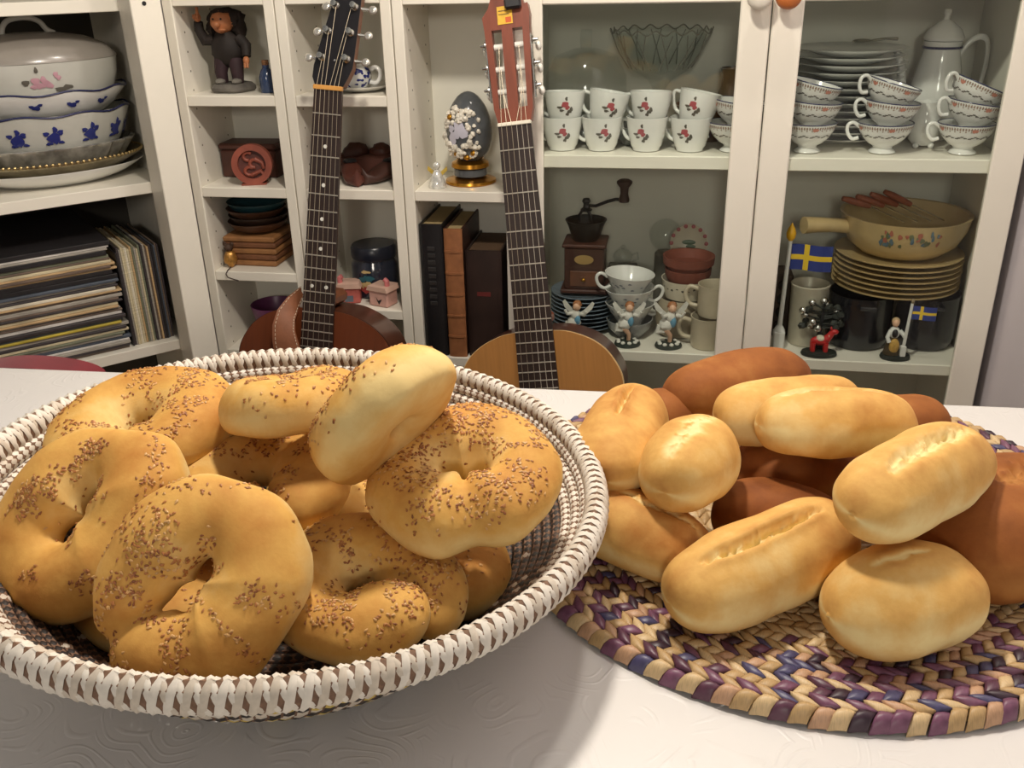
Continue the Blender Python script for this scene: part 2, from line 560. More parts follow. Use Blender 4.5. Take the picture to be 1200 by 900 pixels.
# red chair pushed in at the far side of the table
red = mat('red_velvet', (120, 16, 34), rough=0.8, var=0.12, sheen=0.3)
cp = at_y(40, 424, -0.62)
ch = thing('dining_chair', 'red upholstered chair tucked behind the far table edge by the records', 'chair', (cp[0], -0.66, 0))
prof = []
for i in range(25):
    a = math.pi * i / 24
    prof.append((0.082 * math.cos(a), 0.022 * math.sin(a) ** 0.8 if 0 < i < 24 else 0))
zt = cp[2] - 0.022
poly = [(-0.082, -0.30)] + [(x, y) for x, y in prof[::-1]] + [(0.082, -0.30)]
MB().prism([(x, y) for x, y in poly], -0.02, 0.02, M=T(0, 0.04, zt, rx=R(90))).build('backrest', red, ch)
MB().box(-0.19, 0.19, -0.38, 0.02, 0.40, 0.46, b=0.02).build('seat', red, ch)
for x in (-0.06, 0.06):
    MB().box(x - .014, x + .014, 0.026, 0.054, 0.44, zt - 0.25, b=0.003).build('back_post', BLACKM, ch)
for x in (-0.17, 0.17):
    for y in (-0.36, 0.0):
        MB().tube([(x, y, 0), (x, y, 0.405)], 0.014, 10).build('leg', BLACKM, ch)

# ---------------------------------------------------------------- round plaited mat
MC = Vector((0.375, -0.922, TZ))
natural = [mat('straw_pale', (206, 178, 134), rough=0.5, var=0.12, scale=260, stretch=(1, 6, 1)),
           mat('straw_tan', (184, 152, 106), rough=0.5, var=0.12, scale=260, stretch=(1, 6, 1)),
           mat('straw_rosy', (190, 150, 118), rough=0.5, var=0.12, scale=260, stretch=(1, 6, 1))]
purple = [mat('straw_purple', (116, 74, 98), rough=0.42, var=0.2, scale=260),
          mat('straw_plum', (88, 52, 70), rough=0.42, var=0.2, scale=260),
          mat('straw_indigo', (76, 72, 106), rough=0.42, var=0.2, scale=260),
          mat('straw_dark', (54, 34, 48), rough=0.45, var=0.2, scale=260)]
mat_root = thing('woven_mat', 'round plaited straw mat with purple border under the bread rolls', 'mat', MC)
MB().lathe([(0.10, 0.0006), (0.221, 0.0006), (0.2235, 0.004), (0.219, 0.0075), (0.15, 0.0055), (0.0, 0.0055)], 96).build('backing', natural[1], mat_root)

def strand_mesh(r, width, pitch, slant, zc, edge=False):
    """blunt pillow shaped strand filling one slanted cell of a ring; slant in radians"""
    vs = []; fs = []
    us = (-1, -.72, 0, .72, 1); vv = (-1, -.6, 0, .6, 1)
    nu, nv = len(us), len(vv)
    cot = math.copysign(1.0 / math.tan(abs(slant)), slant)
    for u in us:
        for v in vv:
            rad = v * width * 0.54
            tan = u * pitch * 0.49 + v * width * 0.5 * cot
            h = 0.0030 * (1 - 0.70 * u ** 2) * (1 - 0.60 * v * v) + 0.0010 * u * v
            if edge and v > 0: h -= 0.0060 * v ** 2
            an = tan / r
            vs.append(((r + rad) * math.cos(an), (r + rad) * math.sin(an), zc + h))
    for i in range(nu - 1):
        for j in range(nv - 1):
            a = i * nv + j
            fs.append((a, a + nv, a + nv + 1, a + 1)[::-1])
    loop = [j for j in range(nv)] + [i * nv + nv - 1 for i in range(1, nu)] + [(nu - 1) * nv + j for j in range(nv - 2, -1, -1)] + [i * nv for i in range(nu - 2, 0, -1)]
    o = len(vs)
    for k in loop:
        x, y, z = vs[k]
        vs.append((x, y, max(0.0008, z - 0.0030)))
    for k in range(len(loop)):
        k2 = (k + 1) % len(loop)
        fs.append((loop[k2], loop[k], o + k, o + k2))
    return vs, fs

pieces = []     # (distance, ring, angle, material)
ring_geo = []
rnd = random.Random(3)
NR = 28
for k in range(NR):
    r = 0.2245 - 0.0077 * k
    if k < 9:
        N = 132
    else:
        N = max(8, int(2 * math.pi * r / 0.0098))
    pitch = 2 * math.pi * r / N
    zc = 0.0072 + (0.0036 * max(0, 1 - k / 6.0)) - (0.001 if k == 0 else 0)
    ring_geo.append((r, strand_mesh(r, 0.0078, pitch, (1 if k % 2 else -1) * R(50), zc, edge=(k == 0))))
    for i in range(N):
        a = 2 * math.pi * (i + 0.5 * (k % 2) * 0) / N
        if k < 8:
            dark = (i % 2 == 0)
            if rnd.random() < 0.10: dark = not dark
            if k == 7 and i % 4 == 0: dark = False
        else:
            dark = k in (8,) and i % 6 == 0
        m = rnd.choice(purple if dark else (natural if k < 8 else natural[:2]))
        if dark and rnd.random() < 0.35: m = purple[0]
        P = MC + Vector((r * math.cos(a), r * math.sin(a), zc))
        front = P.y < -1.0 and P.x > 0.15
        d = (P - Vector(CAM_LOC)).length + (0 if front else 3)
        pieces.append((d, k, a, m))
pieces.sort(key=lambda q: q[0])
ring_mesh = {}
for d, k, a, m in pieces[:300]:
    if k not in ring_mesh:
        me = bpy.data.meshes.new('straw_strand')
        me.from_pydata(ring_geo[k][1][0], [], ring_geo[k][1][1])
        me.materials.append(m)
        me.shade_smooth()
        ring_mesh[k] = me
    o = bpy.data.objects.new('straw_strand', ring_mesh[k])
    COL.objects.link(o)
    o.parent = mat_root
    o.rotation_euler = (rnd.uniform(-.005, .005), rnd.uniform(-.005, .005), a + rnd.uniform(-.003, .003))
    o.material_slots[0].link = 'OBJECT'
    o.material_slots[0].material = m
rest = MB()
allm = natural + purple
for d, k, a, m in pieces[300:]:
    rest.add(ring_geo[k][1][0], ring_geo[k][1][1], Matrix.Rotation(a, 4, 'Z'), mi=allm.index(m))
ro = rest.build('plaited_straw', allm, mat_root, ang=80)
ro['kind'] = 'stuff'

# ---------------------------------------------------------------- coiled basket
BC = Vector((0.029, -1.074, TZ))
RIMZ = 0.0945; RIMR = 0.1994
GX, GY = -0.06, -0.02
white_st = [mat('palm_white', (226, 218, 206), rough=0.55, var=0.06, scale=300), mat('palm_cream', (206, 194, 178), rough=0.55, var=0.08, scale=300)]
dark_st = [mat('palm_black', (40, 32, 30), rough=0.5, var=0.2, scale=300), mat('palm_brown', (66, 48, 38), rough=0.5, var=0.2, scale=300)]
yel_st = mat('palm_yellow', (206, 180, 92), rough=0.5, var=0.1, scale=300)
grass_core = mat('grass_core', (120, 90, 70), rough=0.7, var=0.25, scale=400)
allst = white_st + dark_st + [yel_st]
basket = thing('coiled_basket', 'large round coiled basket with white rim and dark inside full of bagels', 'basket', BC)
prof = []
rr, zz, th = RIMR, RIMZ, 50.0
s = 0.0094
for i in range(15):
    prof.append((rr, zz))
    rr -= s * math.cos(R(th)); zz -= s * math.sin(R(th))
    th = 50 - 0.9 * i if i < 9 else max(18, th - 6)
scale_z = (RIMZ - 0.0060) / (RIMZ - prof[-1][1])
prof = [(r, RIMZ - (RIMZ - z) * scale_z) for r, z in prof]
while prof[-1][0] > 0.02:
    prof.append((prof[-1][0] - 0.0094, 0.0060))
def bpt(r, a, z):
    fr = max(0.0, (z - 0.006) / (RIMZ - 0.006))
    x, y = r * math.cos(a), r * math.sin(a)
    return (x, y, z + fr * (GX * x + GY * y))
rnd = random.Random(5)
for ci, (r, z) in enumerate(prof):
    rim = ci == 0
    rc = 0.0074 if rim else 0.0050
    hz = 1.30 if rim else 1.0
    NS = 120
    mb = MB()
    vs = []; fs = []
    for i in range(NS):
        a = 2 * math.pi * i / NS
        for j in range(8):
            b = 2 * math.pi * j / 8
            vs.append(bpt(r + rc * .95 * math.cos(b), a, z + rc * .95 * hz * math.sin(b)))
    for i in range(NS):
        for j in range(8):
            i2, j2 = (i + 1) % NS, (j + 1) % 8
            fs.append((i * 8 + j, i2 * 8 + j, i2 * 8 + j2, i * 8 + j2))
    mb.add(vs, fs)
    coil = mb.build('rim_coil' if rim else 'coil', grass_core, basket)
    # stitches wrapped round the coil
    st = MB()
    N = max(12, int(2 * math.pi * r / (0.0066 if not rim else 0.0074)))
    for q in range(N):
        a0 = 2 * math.pi * q / N
        for half in ((0, 1) if not rim else (0, 1, 2, 3)):      # even = inner face, odd = outer face
            lean = half // 2; half = half % 2
            if rim:
                mi = rnd.choice((0, 0, 1)); b0, b1 = (R(88), R(272)) if half == 0 else (R(-92), R(92))
            else:
                b0, b1 = (R(22), R(285)) if half == 0 else (R(-75), R(22))
                if half == 0:
                    if ci <= 3: mi = rnd.choice((0, 0, 1))
                    else: mi = 2 if rnd.random() < 0.80 else rnd.choice((3, 3, 1))
                else:
                    if ci == 1: mi = rnd.choice((0, 0, 1))
                    elif ci == 2: mi = 2 if q % 2 else rnd.choice((0, 1))
                    else: mi = (2 if (q // 2 + ci) % 2 else (4 if (q // 9) % 3 == 0 else 1))
            wd = (0.0043 if rim else 0.0054) / r
            sl = (0.0030 if rim else 0.0022) / r
            if rim: sl = (0.0074 if lean else -0.0074) / r
            v2 = []; f2 = []
            nb = 7
            for j in range(nb):
                t = j / (nb - 1)
                b = b0 + (b1 - b0) * t
                for w in (-1, 0, 1):
                    k = rc * (1.0 if w == 0 else 0.88) * ((1.10 if lean else 1.03) if rim else 1.06)
                    ang = a0 + (w * 0.5) * wd * (1.0 if rim else 1) + sl * (t - 0.5) * (1 if half else -1)
                    v2.append(bpt(r + k * math.cos(b), ang, z + k * hz * math.sin(b)))
            for j in range(nb - 1):
                for w in (0, 1):
                    f2.append((j * 3 + w, j * 3 + w + 1, (j + 1) * 3 + w + 1, (j + 1) * 3 + w))
            st.add(v2, f2, mi=mi)
    so = st.build('stitches', allst, coil, ang=80)
    so['kind'] = 'stuff'

# ---------------------------------------------------------------- bread
def bread_material(name, pale, gold, brown, rough=0.72):
    m = bpy.data.materials.new(name)
    m.use_nodes = True
    nt = m.node_tree
    b = nt.nodes['Principled BSDF']
    b.inputs['Roughness'].default_value = rough
    b.inputs['Specular IOR Level'].default_value = 0.25
    b.inputs['Subsurface Weight'].default_value = 0.0
    tc = nt.nodes.new('ShaderNodeTexCoord')
    at = nt.nodes.new('ShaderNodeAttribute'); at.attribute_name = 'bake'
    nz = nt.nodes.new('ShaderNodeTexNoise'); nz.inputs['Scale'].default_value = 26; nz.inputs['Detail'].default_value = 5; nz.inputs['Roughness'].default_value = .6
    nt.links.new(tc.outputs['Object'], nz.inputs['Vector'])
    ma = nt.nodes.new('ShaderNodeMath'); ma.operation = 'MULTIPLY_ADD'; ma.inputs[1].default_value = 1.3; ma.inputs[2].default_value = -0.65
    nt.links.new(nz.outputs['Fac'], ma.inputs[0])
    ad = nt.nodes.new('ShaderNodeMath'); ad.operation = 'ADD'
    nt.links.new(at.outputs['Fac'], ad.inputs[0]); nt.links.new(ma.outputs[0], ad.inputs[1])
    rp = nt.nodes.new('ShaderNodeValToRGB')
    e = rp.color_ramp.elements
    e[0].position = 0.05; e[0].color = lin(pale)
    e[1].position = 1.0; e[1].color = lin(brown)
    k = e.new(0.5); k.color = lin(gold)
    nt.links.new(ad.outputs[0], rp.inputs[0])
    nt.links.new(rp.outputs[0], b.inputs['Base Color'])
    n2 = nt.nodes.new('ShaderNodeTexNoise'); n2.inputs['Scale'].default_value = 110; n2.inputs['Detail'].default_value = 6
    nt.links.new(tc.outputs['Object'], n2.inputs['Vector'])
    bp = nt.nodes.new('ShaderNodeBump'); bp.inputs['Strength'].default_value = 0.30; bp.inputs['Distance'].default_value = 0.0016
    nt.links.new(n2.outputs['Fac'], bp.inputs['Height']); nt.links.new(bp.outputs[0], b.inputs['Normal'])
    return m
BAGEL_M = bread_material('bagel_crust', (230, 202, 138), (214, 166, 88), (180, 118, 52))
ROLL_M = bread_material('roll_crust', (238, 216, 156), (220, 174, 100), (180, 118, 56))
RYE_M = bread_material('brown_roll_crust', (180, 124, 66), (152, 92, 44), (116, 64, 30))
SEEDS = [mat('sesame_toasted', (172, 112, 58), rough=0.5, var=0.25, scale=300), mat('sesame_pale', (208, 162, 102), rough=0.45, var=0.2, scale=300),
         mat('sesame_dark', (140, 82, 42), rough=0.5, var=0.25, scale=300)]

def axes_from_normal(nrm, spin):
    z = Vector(nrm).normalized()
    h = Vector((1, 0, 0))
    x = (h - z * h.dot(z)).normalized()
    y = z.cross(x)
    c, s = math.cos(spin), math.sin(spin)
    return x * c + y * s, y * c - x * s, z

def bagel(label, px, py, z, nrm, spin, Rm, rm, sq=0.82, sx=1.0, sy=1.0, seed=0.0, creases=(), rope=None, seeds=300, thr=0.0, bake=0.42, e=0.0, asym=0.0, u0=0.0):
    P = at_z(px, py, z)
    ax = axes_from_normal(nrm, spin)
    t = thing('bagel', label, 'bagel', M=frame(P, *ax), group='sesame bagels in the basket')
    sd = Vector((seed, seed * 1.7, seed * .3))
    def S(u, v):
        if rope is None:
            a = u; rc = Rm * (1 - e * math.cos(2 * a)); zo = 0.0; k = 1.0
        else:
            over, dz, dr = rope
            f = u / (2 * math.pi)
            a = f * (2 * math.pi + over); rc = Rm + dr * (f - 0.5); zo = dz * (f - 0.5)
            en = min(f, 1 - f) * (2 * math.pi + over) * Rm / (rm * 1.15)
            k = math.sqrt(max(0.0, 1 - (1 - min(1, en)) ** 2))
        r = (rm + (Rm * e * math.cos(2 * a) if rope is None else 0)) * k * (1 + asym * math.cos(a - u0)) * (1 + 0.16 * noise.noise(Vector((math.cos(a) * .9, math.sin(a) * .9, 0)) + sd))
        for cu, dep, wd in creases:
            du = (a - cu + math.pi) % (2 * math.pi) - math.pi
            r *= 1 - dep * math.exp(-(du / wd) ** 2)
        r = min(r, rc * 0.93)
        rho = rc + r * math.cos(v)
        rho = 0.5 * (rho + math.sqrt(rho * rho + 0.005 ** 2))
        zz = r * sq * math.sin(v) + zo
        if zz < -0.55 * rm * sq: zz = -0.55 * rm * sq + (zz + 0.55 * rm * sq) * 0.4
        p = Vector((rho * math.cos(a) * sx, rho * math.sin(a) * sy, zz))
        nn = noise.noise(p * 38 + sd) * 0.0022 + noise.noise(p * 95 + sd) * 0.0006
        return p * (1 + nn / max(0.02, p.length))
    nu, nv = 84, 40
    vs = []; fs = []; at = []
    for i in range(nu + (1 if rope else 0)):
        u = 2 * math.pi * i / nu
        for j in range(nv):
            v = 2 * math.pi * j / nv
            p = S(u, v)
            vs.append(tuple(p))
            up = math.sin(v)
            at.append(bake + 0.20 * max(0, up) - 0.30 * math.exp(-((up + 0.15) / 0.35) ** 2) * (0.5 + 0.5 * math.cos(v)) - 0.18 * max(0, -math.cos(v)) + 0.22 * noise.noise(p * 16 + sd))
    for i in range(nu):
        i2 = i + 1 if rope else (i + 1) % nu
        for j in range(nv):
            j2 = (j + 1) % nv
            fs.append((i * nv + j, i2 * nv + j, i2 * nv + j2, i * nv + j2))
    if rope:
        fs.append(tuple(range(nv))); fs.append(tuple(nu * nv + j for j in range(nv))[::-1])
    mb = MB(); mb.add(vs, fs); mb.attr['bake'] = at
    mb.build('dough', BAGEL_M, t, ang=180)
    if seeds:
        rn = random.Random(int(seed * 1000) + 1)
        sm = MB(); cnt = 0; tries = 0
        seeds = int(seeds * 2.0)
        while cnt < seeds and tries < seeds * 30:
            tries += 1
            u = rn.uniform(0.15, 2 * math.pi - 0.15); v = rn.gauss(math.pi * 0.45, 0.62)
            if not (0.05 < v < math.pi * 0.98): continue
            mask = noise.noise(Vector((math.cos(u) * 1.6, math.sin(u) * 1.6, v * 0.9)) + sd * 2.3)
            if mask < thr + rn.uniform(-.12, .12): continue
            p = S(u, v); du = S(u + .01, v) - p; dv = S(u, v + .01) - p
            nrmv = du.cross(dv)
            if nrmv.length < 1e-12: continue
            nrmv.normalize()
            if nrmv.dot(p - Vector((Rm * math.cos(u) * sx, Rm * math.sin(u) * sy, 0))) < 0: nrmv = -nrmv
            tx = du.normalized(); ty = nrmv.cross(tx)
            w = rn.uniform(0, math.pi)
            A = tx * math.cos(w) + ty * math.sin(w); B = nrmv.cross(A)
            ln = rn.uniform(.0011, .0016); wd = rn.uniform(.0007, .0009); hh = .0007
            c = p + nrmv * 0.0003
            q = [c - A * ln, c - A * ln * .35 + B * wd, c - A * ln * .35 - B * wd, c + A * ln * .75 + B * wd * .45, c + A * ln * .75 - B * wd * .45, c + A * ln, c - A * ln * .2 + nrmv * hh]
            sm.add([tuple(k) for k in q], [(0, 2, 6), (0, 6, 1), (1, 6, 3), (2, 4, 6), (3, 6, 5), (4, 5, 6)], mi=rn.choice((0, 0, 0, 1, 1, 2)))
            cnt += 1
        so = sm.build('sesame_seeds', SEEDS, t, ang=90)
        so['kind'] = 'stuff'
    return t

rt, upv, fw = Vector(CAM_RIGHT), Vector(CAM_UP), Vector(CAM_FWD)
Z = Vector((0, 0, 1))
bagel('hidden bagel at the bottom of the basket, glimpsed below the right bagel', 500, 660, 0.784, Z + rt * .1, 0.3, .033, .022, seed=1.1, seeds=60)
bagel('bagel glimpsed low behind the big upright front bagel', 196, 690, 0.780, Z, 1.3, .033, .022, seed=2.2, seeds=60)
bagel('lower bagel almost buried in the middle of the pile', 400, 575, 0.778, Z, 2.0, .033, .023, seed=2.9, seeds=60)
bagel('bagel lying near the basket back beside the far left rim', 168, 503, 0.848, Z * 1.0 - fw * .18 - rt * .08, 0.4, .035, .0265, sx=1.06, seed=3.4, creases=((4.4, .3, .22),), seeds=330)
bagel('pale bagel lying level near the back rim under the propped bagel', 348, 474, 0.870, Z + fw * .28 - rt * .05, 1.0, .027, .0215, sq=.95, sx=1.04, seed=4.1, seeds=260, thr=-.05, bake=.36)
bagel('bagel in the middle of the pile with a small closed hole', 305, 571, 0.826, Z - fw * .16, 0.2, .0330, .0245, seed=5.3, creases=((5.2, .35, .18),), seeds=300)
bagel('wide bagel with a round hole lying beside the right inner wall', 544, 560, 0.850, Z - rt * .10 - fw * .26, 0.1, .0345, .0255, sy=.98, seed=6.6, creases=((4.9, .22, .25),), seeds=520, thr=-.12, e=-.08)
bagel('bagel propped on edge leaning out above the others at the back', 453, 485, 0.894, upv * .68 - rt * .70 + fw * .22, 0.5, .0275, .0215, sq=1.06, seed=7.2, seeds=240, bake=.34)
bagel('twisted bagel with overlapping ends just inside the front rim', 424, 694, 0.806, Z * 1.0 - fw * .28 - rt * .04, R(-30), .0318, .0238, sx=1.08, seed=8.8, rope=(0.55, .016, -.012), seeds=380, thr=-.03, bake=.48)
bagel('big bagel leaning upright against the left inner wall', 100, 607, 0.838, -fw * .75 + Z * .45 - rt * .12, R(-25), .0335, .0262, sx=.97, sy=1.06, seed=9.7, e=.13, asym=.16, u0=R(20), creases=((1.9, .2, .3),), seeds=260, thr=.08)
bagel('biggest bagel standing upright at the front with a curved slit hole', 232, 686, 0.834, -fw * .85 + Z * .28 + rt * .05, R(-28), .0325, .0255, sx=.98, sy=1.06, seed=11.3, e=.10, asym=.20, u0=R(30), creases=((4.3, .32, .16), (1.8, .15, .3)), seeds=360, thr=.03)

def roll(label, A, B, W, H, m, p=2.5, spin=0.0, slit=None, seed=0.0, bake=0.45, name='bread_roll', grow=1.0, cat='bread roll', group='bread rolls on the woven mat'):
    """A, B: (px, py, z) of the two ends of the long axis; W, H in metres"""
    PA, PB = Vector(at_z(*A)), Vector(at_z(*B))
    x = (PB - PA); L = x.length * grow; x.normalize()
    zz = (Z - x * Z.dot(x)).normalized(); y = zz.cross(x)
    c, s = math.cos(spin), math.sin(spin)
    y, zz = y * c + zz * s, zz * c - y * s
    C0 = (PA + PB) / 2
    t = thing(name, label, cat, M=frame(C0, x, y, zz), group=group)
    nu, nv = 110, 92
    sd = Vector((seed, seed * .37, seed * 1.9))
    vs = []; fs = []; at = []
    for i in range(1, nu):
        tt = math.pi * i / nu
        xs = -math.cos(tt)
        rad = (1 - abs(xs) ** p) ** (1 / p)
        for j in range(nv):
            q = -1 + 2 * (j + 0.5) / nv
            ph = math.pi * math.copysign(abs(q) ** 1.35, q)
            d = Vector((xs * L / 2, W / 2 * rad * math.sin(ph), H / 2 * rad * math.cos(ph)))
            if d.z < -.62 * H / 2: d.z = -.62 * H / 2 + (d.z + .62 * H / 2) * .35
            nn = noise.noise(d * 22 + sd) * 0.0042 + noise.noise(d * 60 + sd) * 0.0009
            d *= 1 + nn / max(.02, d.length)
            up = math.cos(ph)
            bk = bake + .16 * max(0, up) - .34 * math.exp(-((up + .12) / .30) ** 2) + .10 * (abs(xs) ** 6) + .20 * noise.noise(d * 14 + sd)
            if slit and up > 0:
                x0, x1, wd, dep = slit
                mid, half = (x0 + x1) / 2, (x1 - x0) / 2
                wx = 1 - ((xs - mid) / half) ** 2
                if wx > 0:
                    wx = math.sqrt(wx)
                    yl = d.y - .004 * noise.noise(Vector((xs * 4, seed, 0)))
                    w2 = wd * (.55 + .45 * wx)
                    g = math.exp(-(yl / w2) ** 2) * wx
                    lip = math.exp(-((abs(yl) - 1.9 * w2) / (1.0 * w2)) ** 2) * wx
                    rg = noise.noise(d * 210 + sd) + .6 * noise.noise(d * 420 + sd)
                    d.z += -dep * g * (1 + .9 * rg) + .20 * dep * lip * (1 + .5 * noise.noise(d * 90 + sd))
                    bk += (-.72 - 1.3 * min(0, rg + .15)) * g + .14 * lip
            vs.append(tuple(d)); at.append(bk)
    for i in range(nu - 2):
        for j in range(nv):
            j2 = (j + 1) % nv
            fs.append((i * nv + j, (i + 1) * nv + j, (i + 1) * nv + j2, i * nv + j2))
    b = len(vs)
    vs += [(-L / 2, 0, 0), (L / 2, 0, 0)]; at += [bake, bake]
    for j in range(nv):
        j2 = (j + 1) % nv
        fs.append((b, j, j2)); fs.append((b + 1, (nu - 2) * nv + j2, (nu - 2) * nv + j))
    mb = MB(); mb.add(vs, fs); mb.attr['bake'] = at
    mb.build('crust', m, t, ang=180)
    return t

PALE = 'bread rolls on the woven mat'
roll('brown roll at the back edge of the mat, topmost there', (782, 472, 0.788), (940, 436, 0.788), .068, .062, RYE_M, seed=1.3, bake=.40)
roll('brown roll partly hidden behind the slit roll beside the basket', (735, 505, 0.771), (812, 482, 0.771), .060, .052, RYE_M, seed=2.6, bake=.38)
roll('brown roll low in the heap under the upper pale rolls', (862, 548, 0.775), (1010, 545, 0.775), .070, .056, RYE_M, seed=3.2, bake=.6)
roll('reddish brown roll low in the heap behind the slit front roll', (836, 594, 0.773), (992, 622, 0.773), .064, .052, RYE_M, seed=4.9, bake=.62)
roll('brown roll at the bottom under the two rolls beside the basket', (690, 560, 0.769), (800, 575, 0.769), .056, .046, RYE_M, seed=5.5, bake=.5)
roll('brown roll end showing behind the top roll near the mat edge', (1000, 500, 0.770), (1107, 492, 0.770), .058, .050, RYE_M, seed=6.1, bake=.42)
roll('large brown torn loaf at the right end of the heap', (1088, 646, 0.779), (1262, 588, 0.787), .118, .078, RYE_M, p=2.8, seed=7.7, bake=.45, slit=(-.2, .8, .012, .006), name='brown_loaf', cat='loaf')
roll('pale roll lying beside the basket rim on the mat', (664, 590, 0.779), (838, 660, 0.771), .060, .054, ROLL_M, seed=8.3, bake=.62, slit=(-.4, .9, .004, .002))
roll('plump pale roll standing out at the mat front without a slit', (966, 722, 0.777), (1142, 682, 0.777), .074, .068, ROLL_M, p=2.2, seed=9.1, bake=.44, slit=(-.5, .3, .003, .0012))
roll('pale roll with an open slit along its top at the mat front', (786, 708, 0.774), (994, 616, 0.782), .064, .062, ROLL_M, p=2.9, spin=R(8), seed=10.4, bake=.48, slit=(-.75, .58, .0036, .0095))
roll('upright pale roll with a narrow dark slit beside the basket', (708, 562, 0.812), (748, 470, 0.810), .066, .060, ROLL_M, p=2.6, seed=11.2, bake=.52, slit=(-.35, .62, .0024, .008))
roll('pale roll seen end on at the heap middle with a floury stripe', (779, 578, 0.820), (836, 512, 0.820), .062, .060, ROLL_M, p=2.4, seed=12.6, bake=.38, slit=(-.8, .7, .007, .0016))
roll('smooth pale roll lying across the heap back behind another', (840, 490, 0.818), (1008, 474, 0.814), .056, .054, ROLL_M, p=3, seed=13.9, bake=.46)
roll('topmost pale roll with a floury crack and a small hole', (888, 498, 0.834), (1071, 495, 0.830), .060, .054, ROLL_M, p=2.8, spin=R(-12), seed=14.8, bake=.44, slit=(-.75, .85, .0048, .0055))
roll('broad pale roll with a wide floury crack lying on the brown loaf', (1000, 603, 0.838), (1138, 526, 0.830), .064, .058, ROLL_M, p=2.6, spin=R(10), seed=15.5, bake=.42, slit=(-.7, .75, .0062, .0060))
# ---------------------------------------------------------------- guitars
def smooth_loop(pts, sub=6):
    out = []
    k = len(pts)
    for i in range(k):
        p0, p1, p2, p3 = [Vector(pts[(i + d) % k]) for d in (-1, 0, 1, 2)]
        for s in range(sub):
            t = s / sub
            out.append(tuple(0.5 * ((2 * p1) + (-p0 + p2) * t + (2 * p0 - 5 * p1 + 4 * p2 - p3) * t * t + (-p0 + 3 * p1 - 3 * p2 + p3) * t ** 3)))
    return out

HALF = [(-.002, .035), (-.009, .067), (-.024, .097), (-.047, .120), (-.085, .137), (-.13, .134), (-.18, .120), (-.22, .119), (-.27, .145), (-.33, .175), (-.385, .183), (-.435, .165), (-.468, .115), (-.483, .05)]
def body_outline(k=1.0, grow=0.0):
    right = [((w + grow) * k, (y) * 1.0) for y, w in HALF]
    left = [(-x, y) for x, y in right[::-1]]
    return smooth_loop(right + left, 5)

ebony = mat('rosewood_board', (42, 28, 24), rough=0.4, var=0.25, scale=20, stretch=(12, 1, 1))
fretm = mat('fret_wire', (212, 206, 194), rough=0.3, metal=0.85, var=0.03)
strm = mat('string_metal', (168, 156, 136), rough=0.4, metal=0.7, var=0.03)
pearl = mat('pearl_dot', (222, 222, 214), rough=0.3)

def guitar(label, P12, down, J, nutw, w12, top_m, side_m, neck_m, kbody, strings_m, scale=0.65):
    u = -Vector(down).normalized()
    zf = Vector((0.0, -1.0, 0.0)); zf = (zf - u * zf.dot(u)).normalized()
    xr = u.cross(zf)
    Yn = scale * (1 - 2 ** (-J / 12.0))
    y12 = Yn - scale / 2
    O = Vector(P12) - u * y12 - zf * 0.0075
    g = thing('acoustic_guitar', label, 'guitar', M=frame(O, xr, u, zf), group='guitars leaning on the cabinets')
    ol = body_outline(kbody)
    MB().prism(ol, -0.092, -0.0005).build('body_sides', side_m, g)
    MB().prism(body_outline(kbody, .0012), -0.004, -0.0002).build('binding', mat('cream_binding', (206, 178, 128), rough=.4) if J == 12 else mat('dark_binding', (60, 30, 20), rough=.4), g)
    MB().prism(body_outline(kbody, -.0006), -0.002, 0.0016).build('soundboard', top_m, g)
    MB().lathe([(0.043, 0.0012), (0.043, 0.0021), (0.001, 0.0021)], 40, M=T(0, -0.165, 0)).build('sound_hole', BLACKM, g)
    MB().box(-0.09, 0.09, -0.345, -0.318, 0.0014, 0.010, b=.002).build('bridge', ebony, g)
    def wd(y):
        return (nutw + (w12 - nutw) * (Yn - y) / (scale / 2)) / 2
    ye = Yn - scale * (1 - 2 ** (-19.4 / 12.0))
    mb = MB()
    mb.prism([(-wd(ye), ye), (wd(ye), ye), (wd(Yn), Yn), (-wd(Yn), Yn)], 0.0012, 0.0075)
    fb = mb.build('fretboard', ebony, g)
    for n in range(1, 20):
        y = Yn - scale * (1 - 2 ** (-n / 12.0))
        MB().box(-wd(y), wd(y), y - .0010, y + .0010, 0.0072, 0.0088, b=.0004).build('fret', fretm, fb)
    # neck with a rounded back and the heel
    secs = []
    for y, d in ((0.012, 0.024), (0.05, 0.019), (Yn * .5, 0.0165), (Yn, 0.015)):
        secs.append([(wd(y) * math.cos(a), y, 0.0014 + d * -math.sin(a)) for a in [math.pi * q / 10 for q in range(11)]])
    v = [p for s_ in secs for p in s_]; f = []
    for i in range(len(secs) - 1):
        for j in range(10):
            f.append((i * 11 + j, (i + 1) * 11 + j, (i + 1) * 11 + j + 1, i * 11 + j + 1))
    f.append(tuple(range(11))); f.append(tuple((len(secs) - 1) * 11 + j for j in range(11))[::-1])
    for i in range(len(secs) - 1):
        f.append((i * 11, i * 11 + 10, (i + 1) * 11 + 10, (i + 1) * 11))
    MB().add(v, f).build('neck', neck_m, g)
    MB().box(-.022, .022, 0.0, 0.026, -0.085, 0.0, b=.008).build('heel', neck_m, g)
    for k in range(6):
        xn = (k - 2.5) * nutw * .155; xb = (k - 2.5) * 0.0108
        MB().tube([(xn, Yn + .004, 0.0112), (xb, -0.33, 0.0125)], 0.00028 if k > 2 else 0.0004, 6).build('string', strings_m[0 if k < 3 else 1], g)
    return g, Yn, wd

